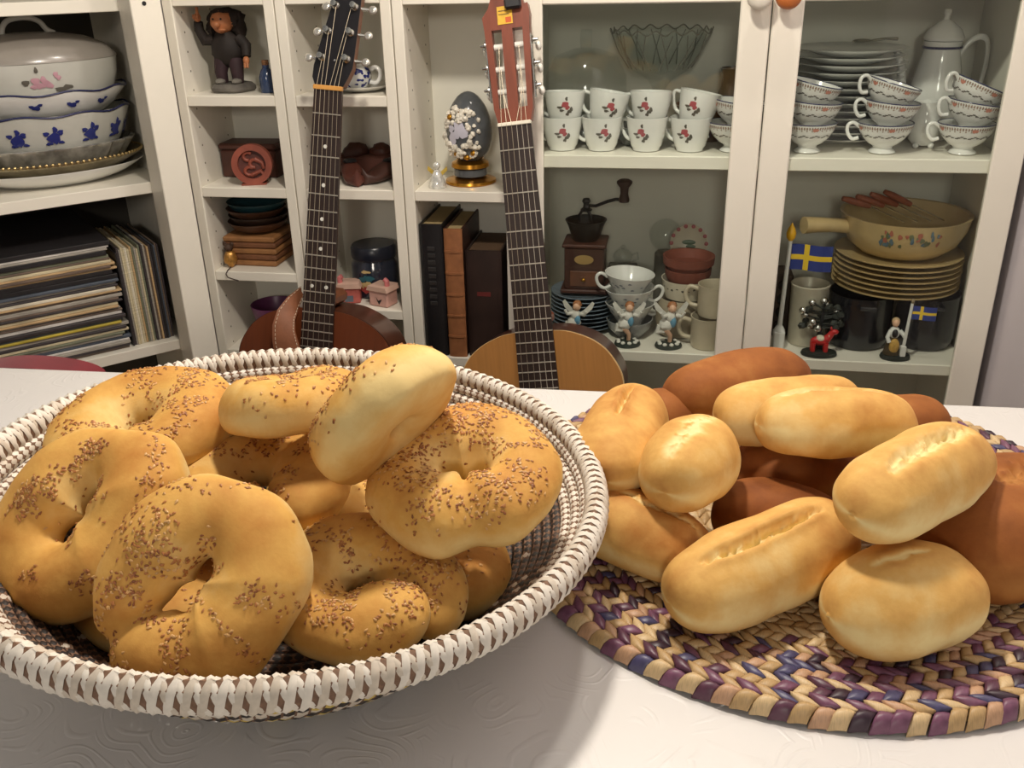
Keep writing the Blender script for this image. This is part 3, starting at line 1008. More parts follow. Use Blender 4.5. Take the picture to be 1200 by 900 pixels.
# classical guitar, pale spruce top, slotted head
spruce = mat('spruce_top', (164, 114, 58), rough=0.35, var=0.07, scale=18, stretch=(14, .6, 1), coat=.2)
mahog = mat('mahogany', (124, 62, 42), rough=0.4, var=0.15, scale=14, stretch=(8, 1, 1), coat=.2)
rosew = mat('rosewood_side', (70, 36, 26), rough=0.35, var=0.25, scale=12, coat=.3)
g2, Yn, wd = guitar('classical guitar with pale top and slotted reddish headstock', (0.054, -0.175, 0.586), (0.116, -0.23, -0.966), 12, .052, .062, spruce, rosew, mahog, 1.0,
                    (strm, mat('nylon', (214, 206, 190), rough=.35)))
MB().box(-.0265, .0265, Yn, Yn + .0055, 0.001, 0.0115, b=.0008).build('nut', mat('bone', (232, 226, 208), rough=.4), g2)
HT = T(0, Yn + .0055, 0.004, rx=R(-2.5))
hb = MB()
def hp(poly):
    hb.prism(poly, -0.018, 0.0, M=HT)
k = 1.0
hp([(-.0262, 0), (.0262, 0), (.031, .022), (-.031, .022)])                       # throat
hp([(-.031, .022), (-.0225, .022), (-.0245, .140), (-.0355, .140)])             # left cheek
hp([(-.0085, .022), (.0085, .022), (.0085, .140), (-.0085, .140)])              # centre bar
hp([(.0225, .022), (.031, .022), (.0355, .140), (.0245, .140)])                 # right cheek
crown = [(-.0355, .140), (.0355, .140), (.0375, .160), (.0355, .1745), (.030, .174), (.026, .186), (.008, .196), (0, .190), (-.008, .196), (-.022, .186), (-.027, .173), (-.0375, .160)]
hp(crown)
head = hb.build('headstock', mahog, g2)
roller = mat('ivory_roller', (232, 230, 222), rough=.3)
for s_ in (-1, 1):
    MB().box(s_ * .0355 - .0008, s_ * .0355 + .0008, .034, .130, -.014, -.004, M=HT).build('tuner_plate', SILVER, head)
    for i, y in enumerate((.048, .082, .116)):
        MB().tube([(s_ * .0095, y, -.009), (s_ * .0235, y, -.009)], .0048, 12, M=HT).build('string_roller', roller, head)
        MB().lathe([(.006, 0), (.0065, .002), (.003, .003), (.0018, .010)], 12, M=HT @ T(s_ * .036, y + .005, -.009, ry=R(90 * s_))).build('tuner_gear', SILVER, head)
        MB().tube([(s_ * .041, y, -.009), (s_ * .041, y, -.026)], .0016, 8, M=HT).build('tuner_shaft', SILVER, head)
        MB().ell((s_ * .042, y, -.033), (.0050, .0075, .0085), 12, 8, M=HT).build('tuner_button', roller, head)
for i, y in enumerate((.116, .082, .048)):
    for s_ in (-1, 1):
        MB().tube([tuple(HT.inverted() @ Vector((s_ * (.004 + .008 * (2 - i)), Yn + .004, .011))), (s_ * .0155, y, -.005)], .0005, 6, M=HT).build('string_end', strm, head)
st = MB().box(-.013, .0105, .147, .1735, 0.0002, 0.0009, M=HT).build('sticker', mat('yellow_sticker', (226, 178, 50), rough=.5, var=.1, scale=200), head)
MB().box(-.0005, .0085, .149, .157, 0.0008, 0.0012, M=HT).build('sticker_mark', mat('sticker_red', (214, 96, 36), rough=.5), st)
MB().box(-.011, .004, .166, .1675, 0.0008, 0.0012, M=HT).build('sticker_mark', mat('sticker_line', (120, 92, 30), rough=.5), st)
MB().box(-.011, .006, .161, .1623, 0.0008, 0.0012, M=HT).build('sticker_mark', mat('sticker_line', (120, 92, 30), rough=.5), st)
tm = g2.matrix_world @ HT if False else None
tu = thing('clip_tuner', 'small black clip-on tuner gripping the slotted headstock top', 'tuner', M=frame(*([Vector((0, 0, 0))] + [Vector((1, 0, 0)), Vector((0, 1, 0)), Vector((0, 0, 1))])))
bpy.context.view_layer.update()
tu.matrix_world = g2.matrix_world @ HT @ T(.014, .192, .0)
MB().box(-.013, .013, -.026, .010, .0008, .012, b=.003).build('clip', mat('black_plastic', (24, 24, 28), rough=.4), tu)
MB().box(-.016, .016, .002, .030, .010, .022, b=.004).build('housing', mat('black_plastic', (24, 24, 28), rough=.4), tu)
MB().box(-.012, .012, .006, .026, .0215, .0227, b=.0004).build('display', mat('grey_display', (120, 130, 150), rough=.15), tu)

# steel string guitar, amber top, black headstock
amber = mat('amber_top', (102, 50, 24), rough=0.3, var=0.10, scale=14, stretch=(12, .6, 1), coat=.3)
brown_s = mat('brown_sides', (76, 40, 24), rough=0.3, var=0.2, scale=12, coat=.35)
neck_b = mat('neck_brown', (110, 66, 42), rough=.4, var=.15)
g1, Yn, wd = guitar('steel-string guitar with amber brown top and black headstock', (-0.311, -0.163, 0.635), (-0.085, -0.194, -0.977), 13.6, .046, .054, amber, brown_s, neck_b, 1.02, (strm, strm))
MB().box(-.0235, .0235, Yn, Yn + .007, 0.001, 0.0118, b=.0008).build('nut', mat('brass_nut', (206, 148, 74), rough=.4, var=.1), g1)
for n_, xs in ((3, (0,)), (5, (0,)), (7, (0,)), (9, (0,)), (12, (-.0125, .0125))):
    d0 = .65 * (1 - 2 ** (-n_ / 12.0)); d1 = .65 * (1 - 2 ** (-(n_ - 1) / 12.0))
    for xx in xs:
        MB().lathe([(.0032, .0072), (.0032, .0079), (.0005, .0079)], 12, M=T(xx, Yn - (d0 + d1) / 2, 0)).build('dot_inlay', pearl, g1)
HT = T(0, Yn + .007, 0.004, rx=R(-9))
blk = mat('black_head', (24, 22, 26), rough=.3, var=.15)
poly = [(-.0235, 0), (.0235, 0), (.030, .014), (.036, .030), (.0375, .060), (.0405, .190), (.030, .200), (.010, .196), (.003, .186), (-.003, .145), (-.022, .060), (-.028, .030), (-.0285, .012)]
head = MB().prism(poly, -.0012, 0.0, M=HT).build('headstock', blk, g1)
MB().prism([(x * .985 + .0006, y) for x, y in poly], -.016, -.0011, M=HT).build('headstock_core', neck_b, g1)
posts = [(-.0155, .043, -1), (-.0095, .084, -1), (-.001, .124, -1), (.0255, .043, 1), (.0275, .084, 1), (.030, .124, 1)]
plast = mat('chrome_button', (206, 204, 196), rough=.2, metal=.7)
for x, y, s_ in posts:
    MB().lathe([(.0055, 0), (.0062, .002), (.0052, .0035), (.0036, .005), (.0036, .011), (.0052, .0125), (.0046, .015), (.0008, .0155)], 16, M=HT @ T(x, y, .0)).build('tuner_post', SILVER, head)
    ex = (.0395 + .003 * (y > .1)) if s_ > 0 else (-.027 + (y - .043) * .26)
    MB().tube([(ex - s_ * .004, y, -.009), (ex + s_ * .009, y, -.009)], [.0040, .0022], 10, M=HT).build('tuner_shaft', SILVER, head)
    MB().ell((ex + s_ * .014, y, -.009), (.0075, .0068, .0035), 12, 8, M=HT).build('tuner_button', plast, head)
    k6 = (y - .043) / .041
    MB().tube([tuple(HT.inverted() @ Vector((s_ * (.0178 - .0071 * k6), Yn + .004, .0112))), (x - s_ * .003, y, .007)], .0005, 6, M=HT).build('string_end', strm, head)
MB().lathe([(.0022, 0), (.0018, .0015), (.0003, .0018)], 10, M=HT @ T(.006, .040, 0)).build('cover_screw', SILVER, head)

# leather strap hanging from the neck heel of that guitar
leather = mat('tan_leather', (132, 82, 54), rough=.6, var=.12, scale=60, bump=.2, bscale=300)
Lp = [(353, 335), (338, 347), (326, 362), (320, 380), (320, 400), (324, 420), (330, 440), (336, 470)]
Rp = [(356, 346), (350, 362), (346, 375), (346, 388), (350, 402), (356, 420), (362, 440), (368, 470)]
Ys = [-.135, -.165, -.185, -.198, -.204, -.209, -.215, -.225]
sb = MB(); vs = []; fs = []
for (a, b, Y) in zip(Lp, Rp, Ys):
    pa, pb = Vector(at_y(*a, Y)), Vector(at_y(*b, Y + .004))
    for o in (0, -.003):
        vs += [tuple(pa + Vector((0, o, 0))), tuple((pa + pb) / 2 + Vector((0, o - .004, 0))), tuple(pb + Vector((0, o, 0)))]
for i in range(len(Lp) - 1):
    a, b = i * 6, (i + 1) * 6
    for j in (0, 1):
        fs.append((a + 3 + j, b + 3 + j, b + 4 + j, a + 4 + j)); fs.append((a + j, a + 1 + j, b + 1 + j, b + j))
    fs.append((a, b, b + 3, a + 3)); fs.append((a + 2, a + 5, b + 5, b + 2))
fs += [(0, 3, 4, 5, 2, 1), tuple(len(vs) - 6 + q for q in (0, 1, 2, 5, 4, 3))]
strap = sb.add(vs, fs).build('guitar_strap', leather)
tag(strap, 'tan leather guitar strap with pale edge stitching, hanging at the amber guitar neck', 'strap')
stm = MB()
for edge, oth in ((Lp, Rp), (Rp, Lp)):
    for i in range(len(edge) - 1):
        Y0, Y1 = Ys[i], Ys[i + 1]
        for q in range(4):
            t0, t1 = q / 4.0, q / 4.0 + .15
            pp = []
            for t in (t0, t1):
                e = [edge[i][c] + (edge[i + 1][c] - edge[i][c]) * t for c in (0, 1)]
                h = [oth[i][c] + (oth[i + 1][c] - oth[i][c]) * t for c in (0, 1)]
                px = [e[c] + (h[c] - e[c]) * .09 for c in (0, 1)]
                pp.append(tuple(at_y(px[0], px[1], Y0 + (Y1 - Y0) * t - .0036 + (.004 if edge is Rp else 0))))
            stm.tube(pp, .0005, 5)
so = stm.build('stitching', mat('cream_thread', (214, 200, 176), rough=.7), strap); so['kind'] = 'stuff'

# low bench that carries both guitars behind the table
bpy.context.view_layer.update()
zlow = min((o.matrix_world @ Vector(c)).z for g in (g1, g2) for o in g.children for c in o.bound_box)
zb = max(0.06, zlow - 0.001)
bench = thing('low_bench', 'low wooden bench under the two guitars', 'bench', (0, 0, 0))
MB().box(-0.62, 0.36, -0.45, -0.12, zb - .022, zb, b=.003).build('bench_top', wood_t, bench)
for x in (-0.60, 0.31):
    for y in (-.43, -.17):
        MB().box(x, x + .03, y, y + .03, 0, zb - .021, b=.002).build('leg', wood_t, bench)

# ================================================================ corner bookcase contents
GY_PORC = mat('old_porcelain', (196, 196, 188), rough=.2, var=.04, coat=.3)
GREY_LID = mat('grey_glaze', (150, 144, 136), rough=.25, var=.06, coat=.3)
NAVY = mat('navy_line', (38, 42, 84), rough=.25)
def stack_x(px):           # place along the shelf for picture column px
    return px
SX, SY = -0.178, 0.205
c0 = LW(SX, SY, 0.785)
def dish(name, label, z, cat, tilt=0):
    return thing(name, label, cat, (c0.x, c0.y, .785 + z + .0004), rz=R(45), group='dishes stacked in the corner bookcase')
OV = .70
def oval(prof, m, par, name, n=56, wob=None):
    return MB().lathe(prof, n, sy=OV, wob=wob).build(name, m, par)
def rim_line(r, z, ph, w):
    return MB().tube([(r * math.cos(a), r * OV * math.sin(a), z + .0024 * math.sin(9 * a + ph)) for a in [2 * math.pi * i / 72 for i in range(72)]], w, 6, closed=True)
t = dish('oval_platter', 'deep white oval platter at the bottom of the dish stack', 0, 'platter')
oval([(.085, 0), (.095, .002), (.125, .012), (.154, .028), (.155, .030), (.150, .029), (.12, .016), (.09, .008), (.001, .008)], PORC, t, 'dish')
t = dish('silver_tray', 'oval silver tray with a beaded gilt edge under the glass bowl', .0165, 'tray')
oval([(.10, 0), (.112, .004), (.152, .024), (.155, .027), (.155, .030), (.150, .029), (.11, .011), (.001, .008)], mat('tarnished_silver', (168, 156, 128), rough=.3, metal=.9, var=.2, scale=60), t, 'dish')
bd = MB()
for i in range(96):
    a = 2 * math.pi * i / 96
    bd.ell((.1545 * math.cos(a), .1545 * OV * math.sin(a), .0295), .0030, 6, 5)
bo = bd.build('beading', mat('pale_gilt', (196, 172, 120), rough=.3, metal=.9, var=.1), t); bo['kind'] = 'stuff'
t = dish('cut_glass_bowl', 'wide cut glass bowl in the dish stack above the silver tray', .0255, 'bowl')
wobf = lambda a, z: 1 + .016 * math.sin(24 * a) * (z > .004) + .010 * math.sin(48 * a + 200 * z)
oval([(.085, 0), (.105, .005), (.128, .018), (.146, .044), (.142, .045), (.122, .022), (.10, .012), (.001, .010)], mat('smoky_glass', (160, 158, 150), rough=.12, metal=.35, var=.4, scale=55, coat=.6), t, 'dish', n=120, wob=wobf)
bp_ = [(.085, 0), (.094, .002), (.112, .016), (.130, .045), (.143, .078)]
t = dish('oval_bowl', 'white oval bowl with dark blue flowers and a wavy blue rim', .0365, 'bowl')
oval(bp_ + [(.146, .088), (.141, .086), (.124, .045), (.105, .020), (.001, .014)], GY_PORC, t, 'dish')
pt = MB()
for a in (-2.55, -2.05, -1.62, -1.15, -.70, -.3):
    for q, (dx, dz, w, h) in enumerate(((0, 0, .011, .009), (.010, .009, .005, .005), (-.010, .008, .005, .004), (.003, .014, .004, .006), (-.008, -.009, .006, .003), (.010, -.008, .005, .003), (0, 0, .008, .011))):
        lathe_patch(pt, bp_, a + dx / .12, .052 + dz, w, h, seed=a + q, sy=OV, off=.0014)
pt.build('flower_print', BLUE_PRINT, t)['kind'] = 'stuff'
rim_line(.1462, .088, 0, .0018).build('rim_line', NAVY, t)
bp_ = [(.092, 0), (.102, .003), (.124, .018), (.144, .040)]
t = dish('oval_bowl', 'shallow white oval bowl with a blue rim under the tureen', .1145, 'bowl')
oval(bp_ + [(.147, .046), (.142, .045), (.12, .020), (.10, .010), (.001, .009)], PORC, t, 'dish')
pt = MB()
for a in (-2.3, -1.75, -1.30, -.85):
    for q, (dx, dz, w, h) in enumerate(((0, 0, .007, .005), (.007, .005, .004, .003), (-.007, .003, .004, .003))):
        lathe_patch(pt, bp_, a + dx / .13, .025 + dz, w, h, seed=a + q, sy=OV, off=.0014)
pt.build('flower_print', BLUE_PRINT, t)['kind'] = 'stuff'
rim_line(.1472, .046, 1, .0017).build('rim_line', NAVY, t)
t = dish('soup_tureen', 'lidded white soup tureen with pink flowers on top of the dish stack', .1265, 'tureen')
bp_ = [(.090, 0), (.104, .003), (.126, .026), (.137, .056), (.140, .082)]
oval(bp_ + [(.136, .082), (.12, .030), (.09, .008), (.001, .007)], GY_PORC, t, 'bowl')
pt = MB()
for q, (da, z, w, h) in enumerate(((-.07, .056, .007, .006), (.04, .052, .007, .006), (-.02, .048, .008, .005), (.02, .058, .005, .005), (.09, .047, .006, .004), (-.10, .047, .005, .004), (.17, .064, .004, .005), (.20, .059, .004, .004))):
    lathe_patch(pt, bp_, -1.62 + da, z, w, h, seed=q, sy=OV, off=.0014)
pt.build('flower_print', PINK_PRINT, t)['kind'] = 'stuff'
pt = MB()
for q, (da, z, w, h) in enumerate(((-.18, .054, .006, .005), (.22, .040, .011, .004), (.30, .043, .009, .004), (-.04, .073, .003, .005))):
    lathe_patch(pt, bp_, -1.62 + da, z, w, h, seed=q, sy=OV, off=.0014)
pt.build('leaf_print', LEAF_GREY, t)['kind'] = 'stuff'
lp_ = [(.141, .0825), (.140, .087), (.124, .104), (.092, .118), (.045, .126), (.001, .127)]
lid = MB().lathe(lp_, 56, sy=OV).build('lid', GREY_LID, t)
pts = [(-.036, 0, .123), (-.033, 0, .136), (-.024, 0, .146), (-.006, 0, .150), (.013, 0, .149), (.027, 0, .142), (.035, 0, .130), (.047, 0, .123)]
MB().tube(cr(pts, 3), .0046, 10).build('lid_handle', GY_PORC, lid)

# records lying flat
sl_cols = [((220, 212, 192), 'cream'), ((166, 160, 150), 'grey'), ((40, 38, 40), 'black'), ((196, 166, 124), 'tan'), ((112, 96, 84), 'brown'), ((204, 192, 160), 'beige'), ((196, 176, 70), 'yellow'),
           ((84, 92, 104), 'blue-grey'), ((120, 124, 104), 'olive'), ((64, 58, 60), 'charcoal'), ((214, 210, 204), 'white')]
order = [2, 10, 1, 2, 8, 4, 5, 3, 4, 3, 2, 2, 7, 1, 9, 0, 3, 4, 1, 4, 9, 5, 3, 1, 4, 10, 9, 7, 6, 1, 9, 5, 8, 1, 7, 10, 1, 9, 4]
rnd = random.Random(11)
z = .4815
flat_stack = []
rx1 = -0.134
for i in range(len(order)):
    ci = order[len(order) - 1 - i]
    col, cn = sl_cols[ci]
    h = rnd.uniform(.0038, .0066) if ci not in (2,) else .0085
    if z + h > .735: break
    m = mat('sleeve_' + cn, col, rough=.45, var=.22, scale=35, stretch=(1, 1, 12))
    jx, jy, ja = rnd.uniform(-.010, .004), rnd.uniform(-.004, .006), rnd.uniform(-.012, .012)
    p = LW(rx1 - .1575 + jx, .0915 + .1575 + jy * .6, z)
    o = MB().box(-.1575, .1575, -.1575, .1575, 0, h - .0003, b=.0008).build('record_sleeve', m)
    o.matrix_world = Matrix.Translation(p) @ Matrix.Rotation(R(45) + ja, 4, 'Z')
    flat_stack.append((o, cn))
    z += h
def between(lst, i):
    lo = lst[i - 1][1] if i else None
    hi = lst[i + 1][1] if i + 1 < len(lst) else None
    return lo, hi
for i, (o, cn) in enumerate(flat_stack):
    lo, hi = between(flat_stack, i)
    if lo is None: lab = cn + ' record sleeve at the very bottom of the flat record stack'
    elif hi is None: lab = cn + ' record sleeve on top of the flat record stack'
    else: lab = '%s record sleeve lying on %s one under %s one in the flat stack' % (cn, lo if lo != cn else 'another ' + lo, hi if hi != cn else 'another ' + hi)
    tag(o, lab, 'record', 'records lying flat in the corner bookcase')
# small records standing upright
upright = []
xx = -0.1295
cols2 = [2, 9, 1, 5, 5, 0, 5, 3, 8, 1, 5, 8, 9, 1, 4, 3, 9, 2, 7, 4, 9]
for i, ci in enumerate(cols2):
    col, cn = sl_cols[ci]
    w = rnd.uniform(.0028, .0046)
    if xx + w > -.040: break
    m = mat('sleeve_' + cn, col, rough=.5)
    p = LW(xx, .094 + rnd.uniform(0, .005), .4815)
    hh = .186 + rnd.uniform(-.004, .004)
    o = MB().box(0, w - .0004, 0, .183, 0, hh, b=.0006).build('single_record', m)
    o.matrix_world = Matrix.Translation(p) @ Matrix.Rotation(R(45), 4, 'Z') @ Matrix.Rotation(0.0, 4, 'Y')
    upright.append((o, cn))
    xx += w
for i, (o, cn) in enumerate(upright):
    lo, hi = between(upright, i)
    if lo is None: lab = cn + ' small upright record sleeve next to the flat record stack'
    elif hi is None: lab = cn + ' small upright record sleeve next to the bookcase post'
    else: lab = '%s small upright record sleeve between %s and %s ones' % (cn, lo if lo != cn else 'another ' + lo, hi if hi != cn else 'another ' + hi)
    tag(o, lab, 'record', 'small records standing in the corner bookcase')

# ================================================================ tower one
def on(px, Y, z, dz=.0004):
    return (float(x_at(px, Y, z)), Y, z + dz)
# troll figurine
skin = mat('troll_skin', (176, 112, 72), rough=.5, var=.15, scale=90)
cloak = mat('troll_coat', (30, 22, 18), rough=.7, var=.4, scale=60)
trous = mat('troll_trousers', (48, 28, 34), rough=.7, var=.25, scale=60)
hair = mat('troll_hair', (34, 24, 18), rough=.8, var=.4, scale=120)
t = thing('troll_figurine', 'dark brown troll figurine with a raised hand on a stone base', 'figurine', M=Matrix.Translation(on(274, .062, .930)) @ Matrix.Scale(.96, 4))
MB().lathe([(.036, 0), (.040, .004), (.040, .009), (.034, .015), (.001, .016)], 24, wob=lambda a, z: 1 + .06 * math.sin(5 * a)).build('stone_base', mat('troll_stone', (92, 88, 82), rough=.6, var=.4, scale=70), t)
b = MB()
b.ell((0, 0, .075), (.030, .022, .034), 18, 12, lump=.15, seed=1)
b.tube([(-.024, 0, .092), (-.040, -.004, .090), (-.046, -.010, .108), (-.044, -.012, .122)], [.012, .011, .009, .008], 10)
b.tube([(.024, 0, .092), (.038, -.004, .080), (.040, -.012, .062)], [.012, .010, .008], 10)
b.build('coat', cloak, t)
for s_ in (-1, 1):
    MB().tube([(s_ * .013, -.002, .056), (s_ * .016, -.008, .034), (s_ * .015, -.006, .016)], [.015, .012, .010], 10).build('trouser_leg', trous, t)
    MB().ell((s_ * .016, -.014, .019), (.009, .016, .006), 10, 7).build('shoe', mat('troll_shoe', (120, 116, 108), rough=.6), t)
hd = MB().ell((0, -.010, .122), (.020, .019, .021), 18, 12, lump=.12, seed=4)
hd.ell((0, -.031, .118), (.007, .008, .006), 10, 7)
hd.ell((-.019, -.008, .120), (.004, .005, .008), 8, 6); hd.ell((.019, -.008, .120), (.004, .005, .008), 8, 6)
hd.ell((.007, -.0275, .109), (.008, .004, .003), 8, 6)
hdo = hd.build('head', skin, t)
MB().ell((-.0075, -.0280, .127), .0019, 8, 6).ell((.0075, -.0280, .127), .0019, 8, 6).build('eyes', BLACKM, hdo)
MB().ell((0, .008, .124), (.034, .026, .021), 18, 10, lump=.3, seed=9).ell((.026, .004, .112), (.012, .014, .022), 10, 7, lump=.4).ell((-.026, .004, .112), (.010, .014, .020), 10, 7, lump=.4).ell((0, -.006, .139), (.020, .017, .006), 12, 7, lump=.3).build('hair', hair, t)
h = MB().ell((-.044, -.014, .129), (.007, .006, .008), 10, 7).tube([(-.043, -.014, .133), (-.042, -.015, .147)], [.0032, .0024], 7)
for q in range(3):
    h.ell((-.048 + q * .004, -.020, .131), (.0024, .003, .0045), 7, 5)
h.build('hand', skin, t)
h = MB().ell((.040, -.015, .055), (.006, .006, .008), 10, 7).tube([(.042, -.017, .052), (.043, -.019, .043)], [.0028, .002], 7).tube([(.038, -.018, .051), (.038, -.020, .043)], [.0028, .002], 7)
h.build('hand', skin, t)
# blue bottle
t = thing('small_bottle', 'small dark blue bottle with a cork beside the troll', 'bottle', on(315, .045, .930))
MB().lathe([(.012, 0), (.0135, .002), (.0135, .026), (.010, .036), (.006, .041), (.006, .046), (.004, .046), (.001, .030)], 20).build('bottle_body', mat('blue_glass', (40, 58, 92), rough=.2, coat=.4), t)
MB().lathe([(.0052, .0455), (.0062, .047), (.006, .054), (.001, .0545)], 14).build('cork', mat('cork', (130, 90, 58), rough=.8, var=.2), t)
# carved wood
wood_d = mat('dark_walnut', (74, 40, 30), rough=.5, var=.3, scale=24, stretch=(1, 5, 1))
terra = mat('red_carved_wood', (138, 68, 50), rough=.55, var=.2, scale=50)
t = thing('wooden_box', 'dark wooden box behind the red carved disc', 'box', on(303, .112, .770))
MB().box(-.058, .052, -.030, .030, 0, .050, b=.003).build('box_body', wood_d, t)
MB().box(-.060, .054, -.032, .032, .0505, .063, b=.004).build('lid', wood_d, t)
t = thing('carved_disc', 'red carved wooden disc with cut-out curls standing on edge', 'ornament', on(299, .033, .770), rz=R(16))
M0 = T(0, 0, .036, rx=R(86))
ring = [(math.cos(2 * math.pi * i / 36), math.sin(2 * math.pi * i / 36)) for i in range(36)]
mb = MB()
for i in range(36):
    a, b2 = ring[i], ring[(i + 1) % 36]
    ri = .025
    mb.prism([(a[0] * ri, a[1] * ri), (a[0] * .036, a[1] * .036), (b2[0] * .036, b2[1] * .036), (b2[0] * ri, b2[1] * ri)], -.010, .010, M=M0)
mb.build('rim', terra, t)
mb = MB().lathe([(.026, -.006), (.026, .002), (.001, .002)], 30, M=M0).build('back_plate', mat('red_carved_dark', (92, 46, 38), rough=.6, var=.2), t)
mb = MB()
for q in range(3):
    cx, cy = (-.006 + .010 * (q % 2), .014 - .013 * q)
    mb.tube([(cx + .008 * math.cos(a), cy + .007 * math.sin(a), .004) for a in [R(40 + 30 * w) for w in range(9)]], .0032, 7, M=M0)
mb.tube([(-.004, -.020, .004), (.014, -.012, .006), (.022, -.022, .006)], .004, 7, M=M0)
mb.tube([(.006, .010, .004), (.018, .002, .005), (.020, -.008, .004)], .0035, 7, M=M0)
mb.build('curls', terra, t)
MB().box(-.022, .022, -.012, .012, -.0002, .003).build('foot', terra, t)
# stacked wooden bowls on coaster blocks
z0 = .611
bx, by = on(309, .088, z0)[:2]
tanm = [mat('coaster_tan', (150, 104, 62), rough=.6, var=.2, scale=40), mat('coaster_brown', (116, 74, 46), rough=.6, var=.2, scale=40)]
zz = z0
for i in range(5):
    hgt = .0115
    o = MB().box(-.052, .052, -.052, .052, 0, hgt - .0008, b=.003).build('wooden_tray', tanm[i % 2])
    o.location = (bx + random.uniform(-.002, .002), by, zz + .0004); o.rotation_euler = (0, 0, random.uniform(-.05, .05))
    tag(o, ('tan square wooden tray at the bottom, on the shelf', 'brown square wooden tray lying on the bottom tray', 'tan square wooden tray in the middle of the tray stack', 'brown square wooden tray just below the top tray', 'tan square wooden tray directly under the nested bowls')[i], 'tray', 'square wooden trays under the bowls')
    zz += hgt
bm = [mat('bowl_brown', (84, 54, 36), rough=.5, var=.25, scale=30), mat('bowl_dark', (52, 36, 28), rough=.5, var=.25, scale=30), mat('bowl_teal', (36, 70, 78), rough=.4, var=.2, scale=40)]
names = ['lowest brown wooden bowl nested on the square trays', 'dark wooden bowl nested in the middle of the bowl stack', 'upper brown wooden bowl nested below the teal bowl', 'teal bowl on top of the nested wooden bowls']
for i in range(4):
    pr = [(.030, 0), (.034, .001), (.048, .008), (.055, .019), (.0565, .021), (.0535, .020), (.046, .0105), (.030, .0045), (.001, .0045)]
    o = MB().lathe(pr, 40).build('wooden_bowl', bm[(0, 1, 0, 2)[i]])
    o.location = (bx + (.002 if i % 2 else -.001), by, zz + .0004)
    tag(o, names[i], 'bowl', 'nested bowls on a tower shelf')
    zz += .0125
# gold mouse ornament with a tail
goldn = mat('gold_nut', (176, 128, 62), rough=.35, metal=.5, var=.4, scale=120)
t = thing('mouse_ornament', 'gold and brown mouse ornament with its tail over the shelf edge', 'ornament', on(272, .030, .611))
MB().ell((0, 0, .017), (.012, .014, .017), 16, 11, lump=.25, seed=3).build('body', goldn, t)
MB().ell((-.001, -.002, .038), (.008, .009, .008), 12, 8).ell((-.008, 0, .044), (.004, .002, .005), 8, 6).ell((.006, 0, .044), (.004, .002, .005), 8, 6).build('head', mat('mouse_brown', (70, 48, 34), rough=.7), t)
MB().tube([(.004, -.012, .003), (.004, -.027, .001), (.003, -.034, -.004), (.006, -.035, -.010), (.016, -.034, -.014), (.026, -.034, -.0165)], .0012, 6).build('tail', mat('mouse_tail', (60, 46, 38), rough=.7), t)
# purple bowl
t = thing('purple_bowl', 'purple glazed bowl behind the amber guitar body', 'bowl', on(326, .085, .451))
MB().lathe([(.022, 0), (.026, .001), (.040, .020), (.046, .048), (.044, .048), (.037, .022), (.02, .006), (.001, .005)], 32, M=T(0, 0, .020)).build('bowl', mat('purple_glaze', (104, 48, 92), rough=.35, var=.2), t)
MB().lathe([(.030, 0), (.032, .003), (.024, .020), (.001, .021)], 28).build('foot', mat('purple_glaze', (104, 48, 92)), t)

# ================================================================ tower two
t = thing('saucer', 'white saucer under the blue and white teapot', 'saucer', on(424, .075, .930))
MB().lathe([(.032, 0), (.036, .001), (.058, .009), (.060, .0105), (.056, .0105), (.034, .0045), (.001, .004)], 40).build('dish', PORC, t)
t = thing('small_teapot', 'small blue and white teapot standing on a saucer', 'teapot', on(418, .072, .930, .0052), rz=0)
tp = [(.016, 0), (.019, .001), (.026, .010), (.028, .020), (.024, .031), (.016, .036)]
MB().lathe(tp + [(.012, .0365), (.001, .0365)], 32).build('pot_body', PORC, t)
lid = MB().lathe([(.0165, .0365), (.014, .041), (.006, .0435), (.004, .0455), (.0045, .049), (.001, .051)], 24).build('lid', PORC, t)
MB().tube(cr([(.024, 0, .010), (.036, 0, .008), (.044, 0, .016), (.045, 0, .028), (.037, 0, .034), (.029, 0, .030)]), .0038, 10).build('handle', PORC, t)
MB().tube([(-.024, 0, .014), (-.034, 0, .022), (-.040, 0, .033)], [.006, .004, .003], 10).build('spout', PORC, t)
pt = MB()
for i in range(60):
    lathe_patch(pt, tp, R(-175 + random.random() * 200), random.uniform(.004, .032), random.uniform(.002, .0048), random.uniform(.002, .0044), seed=i)
pt.build('blue_print', BLUE_PRINT, t)
# carved brown wooden shoes
wsh = mat('brown_clog', (86, 44, 34), rough=.5, var=.3, scale=40)
for i, (px, Y, rz, lab) in enumerate(((415, .060, R(28), 'carved brown wooden clog beside the guitar neck'), (448, .075, R(-30), 'darker carved wooden clog standing upright at the tower side'))):
    t = thing('wooden_clog', lab, 'clog', on(px, Y, .770), rz=rz, group='wooden clogs on a tower shelf')
    mb = MB()
    v = []; f = []
    secs = [(-.045, .016, .030), (-.030, .019, .034), (-.010, .020, .034), (.010, .021, .027), (.028, .019, .018), (.042, .010, .024), (.046, .003, .032)]
    for y, w, h in secs:
        for a in range(12):
            an = 2 * math.pi * a / 12
            v.append((w * math.cos(an), -y * 1.0, max(0.0, h * .5 + h * .5 * math.sin(an))))
    for i2 in range(len(secs) - 1):
        for a in range(12):
            f.append((i2 * 12 + a, (i2 + 1) * 12 + a, (i2 + 1) * 12 + (a + 1) % 12, i2 * 12 + (a + 1) % 12))
    f.append(tuple(range(12))); f.append(tuple((len(secs) - 1) * 12 + a for a in range(12))[::-1])
    mb.add(v, f).build('shoe_body', wsh if i == 0 else mat('dark_clog', (64, 36, 28), rough=.5, var=.3, scale=40), t)
    MB().ell((0, .026, .034), (.013, .019, .004), 14, 6).build('opening', BLACKM, t)
